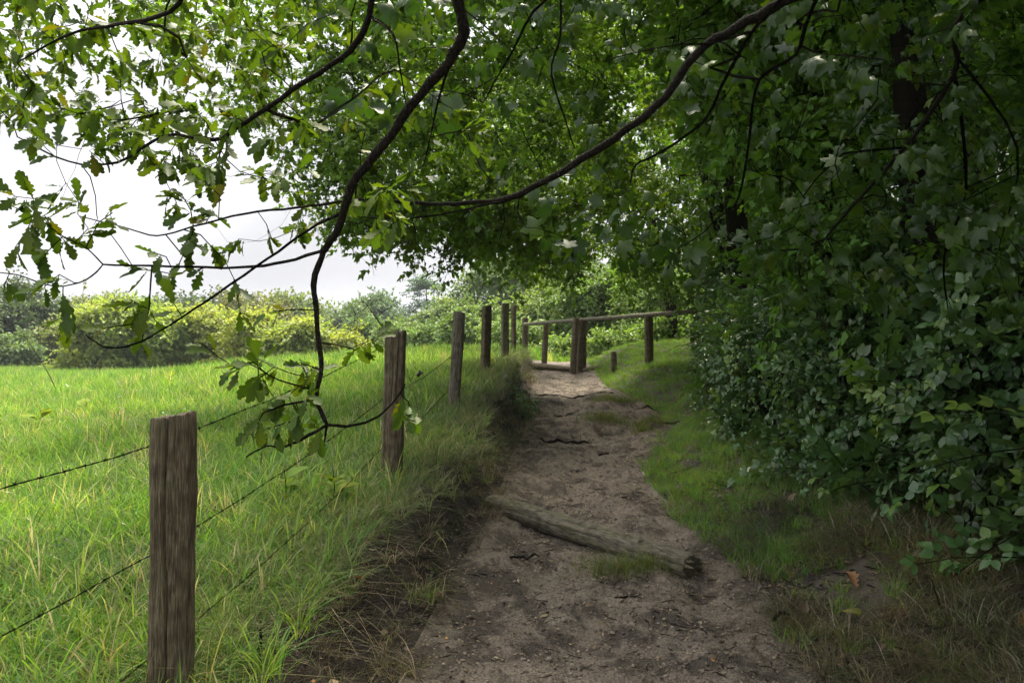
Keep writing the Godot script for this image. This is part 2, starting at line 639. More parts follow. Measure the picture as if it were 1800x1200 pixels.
func make_materials() -> void:
	var m := matter(0.95)
	m.albedo_texture = noise_tex(0.035, 6, [[0.0, 0.22, 0.19, 0.17], [0.38, 0.55, 0.52, 0.49], [0.52, 0.84, 0.82, 0.80], [0.72, 1.0, 0.99, 0.97], [1.0, 1.0, 1.0, 1.0]], 1024)
	m.uv1_triplanar = true
	m.uv1_world_triplanar = true
	m.uv1_scale = Vector3.ONE * 1.3
	m.heightmap_enabled = true
	m.heightmap_texture = noise_tex(0.06, 5, grey(), 1024)
	m.heightmap_scale = 1.6
	M.soil = m
	m = matter(0.95)
	m.albedo_texture = noise_tex(0.05, 5, [[0.0, 0.5, 0.5, 0.45], [0.5, 0.85, 0.85, 0.8], [1.0, 1.0, 1.0, 1.0]], 512)
	m.uv1_triplanar = true
	m.uv1_world_triplanar = true
	m.uv1_scale = Vector3.ONE * 1.1
	M.turf = m
	leafy("grass", Color.WHITE, 0.26, 0.9, Color(0.95, 1.0, 0.4))
	var weed := leafy("weed", Color.WHITE, 0.7, 0.8, Color(1.0, 1.0, 0.4))
	weed.metallic_specular = 0.15
	leafy("dry", Color.WHITE, 0.6, 0.55, Color(1.0, 1.0, 0.8))
	var veins := vein_tex(true)
	var palm := vein_tex(false)
	leafy("oak", lin(0.088, 0.15, 0.02), 0.5, 1.0, Color(1.0, 1.0, 0.3), veins).metallic_specular = 0.38
	leafy("sycamore", lin(0.052, 0.11, 0.02), 0.36, 0.85, Color(0.95, 1.0, 0.3), palm)
	leafy("beech", lin(0.155, 0.30, 0.045), 0.5, 1.0, Color(0.98, 1.0, 0.35))
	leafy("bramble", lin(0.08, 0.18, 0.06), 0.34, 0.6, Color(0.9, 1.0, 0.35), veins).metallic_specular = 0.58
	leafy("robinia", lin(0.26, 0.375, 0.10), 0.5, 1.0, Color(1.0, 1.0, 0.45))
	leafy("far_leaf", lin(0.125, 0.21, 0.07), 0.6, 0.8, Color(1.0, 1.0, 0.6))
	leafy("dead_leaf", Color.WHITE, 0.6, 0.4, Color(1.0, 0.8, 0.5), veins)
	# bark
	m = matter(0.9)
	m.albedo_texture = noise_tex(0.03, 5, [[0.0, 0.008, 0.006, 0.005], [0.5, 0.019, 0.015, 0.011], [0.7, 0.034, 0.028, 0.021], [0.85, 0.075, 0.072, 0.05], [1.0, 0.12, 0.125, 0.085]])
	m.uv1_triplanar = true
	m.uv1_scale = Vector3(9, 3, 9)
	m.heightmap_enabled = true
	m.heightmap_texture = noise_tex(0.03, 4, grey(), 512, FastNoiseLite.TYPE_SIMPLEX_SMOOTH, FastNoiseLite.FRACTAL_RIDGED)
	m.heightmap_scale = 1.6
	m.metallic_specular = 0.25
	M.bark = m
	# weathered oak, grain along y
	m = matter(0.88)
	m.albedo_texture = noise_tex(0.022, 6, [[0.0, 0.03, 0.02, 0.012], [0.35, 0.10, 0.073, 0.045], [0.55, 0.16, 0.122, 0.08], [0.75, 0.25, 0.205, 0.145], [1.0, 0.36, 0.31, 0.235]], 1024)
	m.uv1_triplanar = true
	m.uv1_scale = Vector3(7.5, 0.42, 7.5)
	m.heightmap_enabled = true
	m.heightmap_texture = noise_tex(0.03, 5, grey(), 1024)
	m.heightmap_scale = 0.9
	m.detail_enabled = true
	m.detail_blend_mode = BaseMaterial3D.BLEND_MODE_MUL
	m.detail_albedo = noise_tex(0.02, 6, [[0.0, 0.30, 0.28, 0.24], [0.4, 0.72, 0.70, 0.62], [0.55, 1.0, 1.0, 0.98], [0.72, 0.95, 1.0, 0.85], [1.0, 0.62, 0.72, 0.48]], 512, FastNoiseLite.TYPE_SIMPLEX_SMOOTH, FastNoiseLite.FRACTAL_FBM, 21)
	m.detail_uv_layer = BaseMaterial3D.DETAIL_UV_2
	m.uv2_triplanar = true
	m.uv2_scale = Vector3(1.6, 0.8, 1.6)
	M.oak_wood = m
	m = m.duplicate()
	m.albedo_texture = noise_tex(0.02, 6, [[0.0, 0.035, 0.029, 0.021], [0.4, 0.125, 0.105, 0.08], [0.58, 0.20, 0.173, 0.137], [0.8, 0.27, 0.243, 0.2], [1.0, 0.36, 0.335, 0.285]], 1024, FastNoiseLite.TYPE_SIMPLEX_SMOOTH, FastNoiseLite.FRACTAL_FBM, 7)
	M.grey_wood = m
	m = matter(0.55, false)
	m.albedo_color = lin(0.10, 0.085, 0.075)
	m.metallic = 0.6
	M.wire = m
	m = matter(0.85)
	m.albedo_texture = noise_tex(0.06, 4, [[0.0, 0.6, 0.58, 0.55], [1.0, 1.0, 1.0, 1.0]], 256)
	m.uv1_triplanar = true
	m.uv1_scale = Vector3.ONE * 2.0
	M.stone = m
	M.cobble = m.duplicate()
	M.cobble.albedo_color = lin(0.27, 0.235, 0.195)
	m = matter(0.8)
	M.litter = m
	m = matter(0.5, false)
	m.albedo_color = lin(0.012, 0.012, 0.014)
	M.plastic = m


# ---------------------------------------------------------------- the ground

func strip(rows: PackedFloat32Array, cols: PackedFloat32Array, edge_a: PackedVector2Array, edge_b: PackedVector2Array, wide: float, paint: int) -> ArrayMesh:
	# cols run 0..1 from edge_a to edge_b; wide != 0: metres out from edge_a instead
	var mb := Mb.new()
	var nc := cols.size()
	for d in rows:
		var a := pl(edge_a, d)
		var b := pl(edge_b, d)
		for t in cols:
			var x := lerpf(a, b, t) if wide == 0.0 else a + t * wide
			var y := height(x, d)
			var e := 0.012 if d < 26.0 else 0.3
			var nn := Vector3(y - height(x + e, d), e, height(x, d + e) - y).normalized()
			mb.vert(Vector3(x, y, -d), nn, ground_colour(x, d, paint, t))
	for r in rows.size() - 1:
		for k in nc - 1:
			var i := r * nc + k
			mb.tri(i, i + nc, i + 1)
			mb.tri(i + 1, i + nc, i + nc + 1)
	return mb.mesh()


func ground_colour(x: float, d: float, paint: int, t: float) -> Color:
	match paint:
		0:  # trodden sandy soil with humus and chaff lying in patches
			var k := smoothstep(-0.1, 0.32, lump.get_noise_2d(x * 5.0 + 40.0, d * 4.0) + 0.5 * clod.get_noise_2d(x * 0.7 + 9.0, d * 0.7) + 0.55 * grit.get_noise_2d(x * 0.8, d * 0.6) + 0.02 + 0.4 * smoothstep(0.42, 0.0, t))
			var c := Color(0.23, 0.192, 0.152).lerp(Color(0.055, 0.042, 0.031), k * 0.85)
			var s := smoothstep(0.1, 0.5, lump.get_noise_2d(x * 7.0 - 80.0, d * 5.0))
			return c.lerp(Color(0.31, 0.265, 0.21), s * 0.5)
		1:  # dark bank earth, part of the shade under its lip put into the colour
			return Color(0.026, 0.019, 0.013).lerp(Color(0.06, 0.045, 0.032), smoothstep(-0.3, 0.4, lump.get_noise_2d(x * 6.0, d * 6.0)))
		2:  # meadow thatch
			return Color(0.05, 0.07, 0.02).lerp(Color(0.09, 0.12, 0.03), smoothstep(-0.3, 0.4, lump.get_noise_2d(x * 0.6, d * 0.6)))
	# wood floor: leaf mould, and moss or turf by the path
	var g := smoothstep(-0.3, 0.3, lump.get_noise_2d(x * 4.0, d * 4.0))
	return Color(0.05, 0.042, 0.031).lerp(Color(0.13, 0.112, 0.085), g)


func rows_from(d0: float, d1: float, fine: float, grow: float, origin: float) -> PackedFloat32Array:
	var out := PackedFloat32Array()
	var d := d0
	while d < d1:
		out.append(d)
		d += fine + grow * absf(d - origin)
	out.append(d1)
	return out


func evenly(n: int) -> PackedFloat32Array:
	var out := PackedFloat32Array()
	for i in n + 1:
		out.append(float(i) / n)
	return out


func outward(n: int, power: float) -> PackedFloat32Array:
	var out := PackedFloat32Array()
	for i in n + 1:
		out.append(pow(float(i) / n, power))
	return out


func build_ground() -> void:
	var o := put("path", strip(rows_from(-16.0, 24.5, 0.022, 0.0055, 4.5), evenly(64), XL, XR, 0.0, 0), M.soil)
	tag(o, "trodden sandy footpath rising between the meadow bank and the wood", "path", "", "structure")
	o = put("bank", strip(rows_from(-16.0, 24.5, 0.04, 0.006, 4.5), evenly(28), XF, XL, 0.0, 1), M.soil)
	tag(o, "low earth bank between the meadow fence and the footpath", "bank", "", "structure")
	o = put("meadow", strip(rows_from(-40.0, 320.0, 0.2, 0.02, 4.5), outward(70, 2.6), XF, XF, -220.0, 2), M.turf)
	tag(o, "open green meadow beyond the wire fence", "meadow", "", "structure")
	o = put("woodland_floor", strip(rows_from(-40.0, 320.0, 0.08, 0.02, 4.5), outward(60, 2.4), XR, XR, 120.0, 3), M.soil)
	tag(o, "dark leaf mould under the trees right of the path", "ground", "", "structure")
	o = put("ground", strip(rows_from(24.5, 320.0, 0.2, 0.02, 24.5), evenly(8), XF, XR, 0.0, 3), M.soil)
	tag(o, "ground falling away behind the rail fence", "ground", "", "structure")
	# stretches behind and far beyond, so that the land goes on
	o = put("hill", hill_mesh(), M.turf)
	tag(o, "low wooded rise far beyond the meadow", "hill", "", "structure")


func hill_mesh() -> ArrayMesh:
	var mb := Mb.new()
	for r in 14:
		var d := 105.0 + r * 18.0
		for k in 50:
			var x := -260.0 + k * 11.0
			var y := -2.2 + 5.5 * smoothstep(105.0, 260.0, d) + lump.get_noise_2d(x * 0.04, d * 0.04) * 2.0
			mb.vert(Vector3(x, y, -d), Vector3.UP, Color(0.06, 0.085, 0.03))
	for r in 13:
		for k in 49:
			var i := r * 50 + k
			mb.tri(i, i + 50, i + 1)
			mb.tri(i + 1, i + 50, i + 51)
	mb.smooth()
	return mb.mesh()


# ---------------------------------------------------------------- grass, chaff, pebbles

func spread_patches(parent: Node, called: String, meshes: Array, mat: Material, spots: Array, tint_by: float, warm: float, s0: float, s1: float) -> void:
	# spots: Vector2(x, d)
	var xs := []
	var cs := []
	for m in meshes:
		xs.append([])
		cs.append(PackedColorArray())
	for q in spots:
		var k := rng.randi() % meshes.size()
		var s := rng.randf_range(s0, s1) * (1.0 if called != "grass_swath" else clampf(q.y / 24.0, 0.45, 1.0))
		var b := Basis(Vector3.UP, rng.randf() * TAU).scaled(Vector3(s, s * rng.randf_range(0.8, 1.15), s))
		xs[k].append(Transform3D(b, on_ground(q.x, q.y, -0.006)))
		var lot := lump.get_noise_2d(q.x * 1.1 + 200.0, q.y * 1.1) + 0.5 * lump.get_noise_2d(q.x * 4.0, q.y * 4.0 + 90.0)
		cs[k].push_back(vary(Color(1.0 + 0.3 * lot, 1.0 + 0.25 * lot, 1.0), tint_by, warm))
	for k in meshes.size():
		if xs[k].size():
			many(called, meshes[k], mat, xs[k], cs[k], parent)


func heap(called: String, label: String, category: String) -> Node3D:
	var o := Node3D.new()
	o.name = numbered(called)
	add_child(o)
	tag(o, label, category, "", "stuff")
	return o


func build_grass() -> void:
	var lush := [[Color(0.185, 0.36, 0.075), 0.38], [Color(0.12, 0.28, 0.075), 0.28], [Color(0.28, 0.42, 0.11), 0.18], [Color(0.085, 0.20, 0.07), 0.10], [Color(0.42, 0.43, 0.28), 0.06]]
	var near := []
	var far := []
	for i in 3:
		near.append(patch_mesh(250, 0.33, 0.10, 0.28, 0.0034, 1.25, lush))
		far.append(patch_mesh(420, 0.85, 0.16, 0.34, 0.0065, 0.55, lush))
	var g := heap("meadow_grass", "lush bright green meadow grass beyond the fence", "grass")
	var a := []
	var b := []
	var d := 1.6
	while d < 25.0:
		var x := pl(XF, d) - 0.1
		var stop := -d * 0.53 - 1.5 if d < 17.0 else pl(XF, d) - 1.6
		while x > stop:
			var q := Vector2(x + rng.randf_range(-0.1, 0.1), d + rng.randf_range(-0.1, 0.1))
			a.append(q)
			x -= 0.15 + 0.012 * d
		d += 0.15 + 0.012 * d
	d = 9.5
	while d < 75.0:
		var x := pl(XF, minf(d, 26.0)) - (1.0 if d < 25.0 else -0.4)
		while x > -d * 0.53 - 3.0:
			b.append(Vector2(x + rng.randf_range(-0.3, 0.3), d + rng.randf_range(-0.3, 0.3)))
			x -= 0.30 + 0.009 * d
		d += 0.30 + 0.012 * d
	spread_patches(g, "grass_patch", near, M.grass, a, 0.2, 0.1, 0.8, 1.2)
	spread_patches(g, "grass_swath", far, M.grass, b, 0.16, 0.1, 0.8, 1.25)
	# longer, paler grass hanging over the bank
	var rough := [[Color(0.13, 0.24, 0.05), 0.42], [Color(0.20, 0.25, 0.10), 0.24], [Color(0.30, 0.285, 0.18), 0.12], [Color(0.07, 0.15, 0.04), 0.22]]
	var tufts := []
	for i in 4:
		tufts.append(patch_mesh(90, 0.15, 0.08, 0.24, 0.0023, 1.5, rough))
	g = heap("bank_grass", "long half dry grass trailing down the bank by the fence", "grass")
	a = []
	d = 1.5
	while d < 24.4:
		var f := pl(XF, d)
		var l := pl(XL, d)
		var x := f - 0.4
		while x < l - 0.04:
			var t := (x - f) / (l - f)
			var keep := 1.0 - smoothstep(-0.05, 0.22, t - pl(LIP, d) + lump.get_noise_2d(x * 4.0, d * 2.5) * 0.45)
			if rng.randf() < keep + 0.04:
				a.append(Vector2(x + rng.randf_range(-0.05, 0.05), d + rng.randf_range(-0.05, 0.05)))
			x += 0.075 + 0.005 * d
		d += 0.075 + 0.006 * d
	spread_patches(g, "grass_tuft", tufts, M.dry, a, 0.3, 0.12, 0.65, 1.2)
	# dead strands and roots over the bare lip
	var dead := [[Color(0.18, 0.168, 0.12), 0.42], [Color(0.30, 0.28, 0.20), 0.22], [Color(0.085, 0.077, 0.055), 0.26], [Color(0.12, 0.16, 0.05), 0.10]]
	var straw := []
	for i in 3:
		straw.append(patch_mesh(45, 0.13, 0.08, 0.24, 0.0017, 2.1, dead))
	g = heap("dry_grass", "withered straw coloured grass on the bare bank edges", "dry grass")
	a = []
	d = 1.5
	while d < 22.0:
		var f := pl(XF, d)
		var l := pl(XL, d)
		for k in 4:
			var t := rng.randf_range(0.2, 1.0)
			a.append(Vector2(lerpf(f, l, t), d + rng.randf_range(-0.05, 0.05)))
		d += 0.07 + 0.01 * d
	for k in 2600:
		var dd := rng.randf_range(2.8, 8.0)
		var e := rng.randf_range(0.0, 1.7)
		if lump.get_noise_2d(e * 3.0 + 70.0, dd * 2.0) > -0.2 + 0.14 * (dd - 5.0):
			a.append(Vector2(pl(XR, dd) + e, dd))
	spread_patches(g, "straw_tuft", straw, M.dry, a, 0.35, 0.08, 0.6, 1.25)
	# fine short turf on the right verge
	var turf := [[Color(0.16, 0.33, 0.075), 0.48], [Color(0.11, 0.26, 0.065), 0.30], [Color(0.24, 0.34, 0.11), 0.15], [Color(0.26, 0.24, 0.12), 0.07]]
	var lawn := []
	for i in 3:
		lawn.append(patch_mesh(160, 0.15, 0.05, 0.125, 0.0015, 0.9, turf))
	g = heap("verge_grass", "fine green grass on the verge right of the path", "grass")
	a = []
	d = 2.6
	while d < 24.0:
		var r := pl(XR, d)
		var e := 0.07
		var reach_ := 1.6 if d < 9.0 else (1.5 if d < 15.0 else 3.4)
		while e < reach_:
			var bare := smoothstep(0.12, 0.3, lump.get_noise_2d((r + e) * 4.0 + 5.0, d * 3.0))
			var low := smoothstep(5.6, 6.6, d + e * 0.4) * 0.97 + 0.12
			low = maxf(low, 0.34 * smoothstep(0.45, 0.9, e))
			if d > 9.6 and d < 13.0 and e < 0.2:
				low *= 0.25
			if rng.randf() < low * (1.0 - 0.5 * bare * (1.0 - smoothstep(0.0, 0.1, -e))):
				a.append(Vector2(r + e + rng.randf_range(-0.04, 0.04), d + rng.randf_range(-0.04, 0.04)))
			e += 0.065 + 0.005 * d
		d += 0.065 + 0.006 * d
	spread_patches(g, "turf_patch", lawn, M.grass, a, 0.25, 0.1, 0.7, 1.2)
	# clumps that stand in the path, one thing each
	var k := 0
	for q in [[1098, 6.42, 0.30, 9, "green grass clump growing against the near side of the log"], [1062, 12.9, 0.30, 9, "grass clump on the path, left of the three by the earth step"], [1085, 14.1, 0.36, 12, "long grass clump on the path, farthest of the three by the earth step"], [1140, 12.6, 0.24, 7, "small grass clump at the right end of the earth step"], [1128, 12.1, 0.13, 3, "tiny grass clump just below the earth step"]]:
		var mb := Mb.new()
		var cx: float = (q[0] - 900.0) / F * q[1]
		for j in q[3] * 70:
			var off := Vector2(rng.randfn() * q[2] * 0.55, rng.randfn() * q[2] * 0.25)
			var foot := on_ground(cx + off.x, q[1] - off.y) - on_ground(cx, q[1])
			var an := rng.randf() * TAU
			add_blade(mb, foot, Vector3(cos(an), 0, sin(an)) * rng.randf_range(0.3, 1.0), rng.randf_range(0.08, 0.2), rng.randf_range(0.001, 0.0019), rng.randf_range(0.3, 1.2), vary([Color(0.13, 0.21, 0.04), Color(0.09, 0.16, 0.04), Color(0.24, 0.24, 0.09)][rng.randi() % 3], 0.3, 0.2))
		var clump := thing("grass_clump", on_ground(cx, q[1], -0.004), q[4], "grass clump", "grass clumps in the path")
		tag(put("blades", mb.mesh(), M.grass, clump), "", "", "", "stuff")
		k += 1


func stone_mesh(rough: float) -> ArrayMesh:
	var mb := Mb.new()
	var rings := 6
	var seg := 9
	var off := rng.randf() * 50.0
	var flat := Vector3(1.0, rng.randf_range(0.5, 0.75), rng.randf_range(0.7, 0.95))
	for r in rings + 1:
		var a := PI * r / rings
		for s in seg:
			var b := TAU * s / seg
			var q := Vector3(sin(a) * cos(b), cos(a), sin(a) * sin(b))
			var k := 1.0 + rough * lump.get_noise_3d(q.x * 6.0 + off, q.y * 6.0, q.z * 6.0)
			mb.vert(q * k * flat, q)
	for r in rings:
		for s in seg:
			var i := r * seg + s
			var j := r * seg + (s + 1) % seg
			mb.tri(i, j, i + seg)
			mb.tri(j, j + seg, i + seg)
	mb.smooth()
	return mb.mesh()


func build_litter() -> void:
	# pebbles and grit, uncountable
	var meshes := [stone_mesh(0.9), stone_mesh(1.2), stone_mesh(0.7)]
	var g := heap("pebbles", "small pale pebbles and grit strewn over the path", "pebbles")
	for mesh in meshes:
		var xs := []
		var cs := PackedColorArray()
		for k in 15000:
			var d := 2.6 + 19.0 * pow(rng.randf(), 1.9)
			var t := rng.randf_range(-0.08, 1.12)
			var x := lerpf(pl(XL, d), pl(XR, d), t)
			if lump.get_noise_2d(x * 6.0 + 11.0, d * 5.0) < rng.randf_range(-0.6, 0.15):
				continue
			var s := 0.0022 + 0.011 * pow(rng.randf(), 4.0)
			xs.append(Transform3D(Basis(Vector3.UP, rng.randf() * TAU) * Basis(Vector3.RIGHT, rng.randf_range(-0.4, 0.4)) * Basis.from_scale(Vector3.ONE * s), on_ground(x, d, s * 0.15)))
			cs.push_back(vary([Color(0.26, 0.215, 0.165), Color(0.20, 0.165, 0.13), Color(0.33, 0.285, 0.23), Color(0.12, 0.10, 0.08)][rng.randi() % 4], 0.2, 0.1))
		many("pebble_scatter", mesh, M.stone, xs, cs, g)
	# chaff: bits of leaf, bark and straw
	var bits := []
	for i in 3:
		var mb := Mb.new()
		add_leaf(mb, Transform3D(Basis(Vector3.RIGHT, PI * 0.5), Vector3(0, 0, 0)), SIMPLE if i < 2 else OVATE, 1.0, rng.randf_range(-0.5, 0.5), rng.randf_range(-0.5, 0.5), Color.WHITE)
		bits.append(mb.mesh())
	var mb2 := Mb.new()
	mb2.tube(PackedVector3Array([Vector3.ZERO, Vector3(0.1, 0.02, 0.5), Vector3(0.02, 0.03, 1.0)]), PackedFloat32Array([0.035, 0.03, 0.02]), 4)
	bits.append(mb2.mesh())
	g = heap("leaf_litter", "chaff of dead leaf scraps and twiglets on the path and bank", "leaf litter")
	for m in 4:
		var xs := []
		var cs := PackedColorArray()
		for k in 9000:
			var d := 2.4 + 20.0 * pow(rng.randf(), 1.8)
			var a := pl(XL, d)
			var b := pl(XR, d)
			var x := rng.randf_range(a - 0.55, b + 0.35) if k % 3 else rng.randf_range(a - 0.3, a + 0.5)
			if x > a and x < b and lump.get_noise_2d(x * 5.0 + 40.0, d * 4.0) < rng.randf_range(-0.6, 0.3):
				continue
			var s := rng.randf_range(0.008, 0.03) * (1.0 if rng.randf() < 0.95 else 2.4) if m < 3 else rng.randf_range(0.02, 0.085)
			var bs := Basis(Vector3.UP, rng.randf() * TAU) * Basis(Vector3.RIGHT, rng.randf_range(-0.25, 0.25)) * Basis.from_scale(Vector3.ONE * s)
			xs.append(Transform3D(bs, on_ground(x, d, 0.003)))
			if k % 3 == 0:
				d = rng.randf_range(2.6, 8.5)
				x = pl(XR, d) + rng.randf_range(0.0, 2.0)
				xs[-1] = Transform3D(bs * 1.7, on_ground(x, d, 0.006))
			cs.push_back(vary([Color(0.09, 0.06, 0.04), Color(0.16, 0.11, 0.065), Color(0.04, 0.028, 0.02), Color(0.26, 0.205, 0.13), Color(0.36, 0.17, 0.045)][rng.randi() % (4 if rng.randf() < 0.93 else 5)], 0.3, 0.1))
		many("litter_scatter", bits[m], M.litter, xs, cs, g)
	# stones large enough to tell apart
	var spots := [[1207, 966, "rounded grey stone lying just behind the splintered log end"], [1243, 968, "smaller grey stone next to the one behind the log end"], [922, 957, "pale stone below the left half of the log"], [985, 1070, "pale round stone in the middle of the near path"], [991, 1093, "dark round stone below the pale one on the near path"], [1077, 1114, "flat stone low in the near path"], [966, 1162, "round brown stone low on the left of the near path"], [1013, 829, "flat stone beyond the log on the path"]]
	for q in spots:
		var d := ground_depth(q[0], q[1])
		var s := rng.randf_range(0.014, 0.022)
		var st := put("stone", meshes[rng.randi() % 3], M.cobble, self, Transform3D(Basis(Vector3.UP, rng.randf() * TAU) * Basis.from_scale(Vector3.ONE * s), on_ground((q[0] - 900.0) / F * d, d, s * 0.25)))
		tag(st, q[2], "stone", "stones on the path")


# how far ahead the ground lies under a point of the picture
func ground_depth(px: float, py: float) -> float:
	var d := 2.0
	while d < 60.0:
		var p := at(px, py, d)
		if p.y <= height(p.x, d):
			return d
		d += 0.02
	return d


# ---------------------------------------------------------------- fence, log, roots

# a split post or log standing along y from 0 to h, with checks (deep cracks) down its faces
func timber(w: float, dp: float, h: float, square: float, cracks: Array, top_slope: float, seed_: int, stain := Color(0, 0, 0, 0), rings := 44, sides := 90) -> ArrayMesh:
	var mb := Mb.new()
	var n := FastNoiseLite.new()
	n.seed = seed_
	n.frequency = 1.0
	for r in rings + 3:
		var t := clampf(float(r) / rings, 0.0, 1.0)
		var inset := 1.0
		if r == rings:
			inset = 0.965
		elif r == rings + 1:
			inset = 0.80
		elif r == rings + 2:
			inset = 0.40
		for k in sides:
			var a := TAU * k / sides
			var ca := cos(a)
			var sa := sin(a)
			var q := pow(pow(absf(ca), square) + pow(absf(sa), square), -1.0 / square)
			var wob := 1.0 + 0.15 * n.get_noise_3d(ca * 0.9, t * h * 2.0, sa * 0.9) + 0.07 * n.get_noise_3d(ca * 5.0, t * h * 1.0, sa * 5.0) + 0.025 * n.get_noise_3d(ca * 13.0, t * h * 1.7, sa * 13.0)
			var dent := 0.0
			for c in cracks:
				var off := wrapf(a - c[0] - 0.22 * n.get_noise_2d(t * h * 1.3, c[0] * 9.0), -PI, PI)
				dent += c[1] * exp(-pow(off / c[2], 2.0)) * smoothstep(c[3], c[3] + 0.12, t)
			var m := q * wob * inset * (1.0 - dent)
			var y := t * h
			if r >= rings - 1:
				y += (n.get_noise_2d(ca * 2.5 * inset, sa * 2.5 * inset) * 0.010 + top_slope * ca * w * 0.5 * inset) - (0.012 if r == rings - 1 else 0.0) - dent * 0.06 * inset
			var col := Color.WHITE
			if stain.a > 0.0:
				var g := smoothstep(0.0, 0.25, n.get_noise_3d(ca * 2.0 + 7.0, y * 3.0, sa * 2.0) + 0.35 * n.get_noise_3d(ca * 14.0, y * 14.0, sa * 14.0))
				col = col.lerp(Color(stain.r, stain.g, stain.b), g * stain.a)
			mb.vert(Vector3(ca * m * w * 0.5, y, sa * m * dp * 0.5), Vector3.UP, col)
	var last := (rings + 2) * sides
	for r in rings + 2:
		for k in sides:
			var i := r * sides + k
			var j := r * sides + (k + 1) % sides
			mb.tri(i, j, i + sides)
			mb.tri(j, j + sides, i + sides)
	var mid := mb.vert(Vector3(0, h - 0.01, 0), Vector3.UP)
	for k in sides:
		mb.tri(last + k, last + (k + 1) % sides, mid)
	mb.smooth()
	return mb.mesh()


func leaned(where: Vector3, turn: float, right: float, toward := 0.0) -> Transform3D:
	return Transform3D(Basis(Vector3(0, 0, 1), -right) * Basis(Vector3(1, 0, 0), toward) * Basis(Vector3.UP, turn), where)


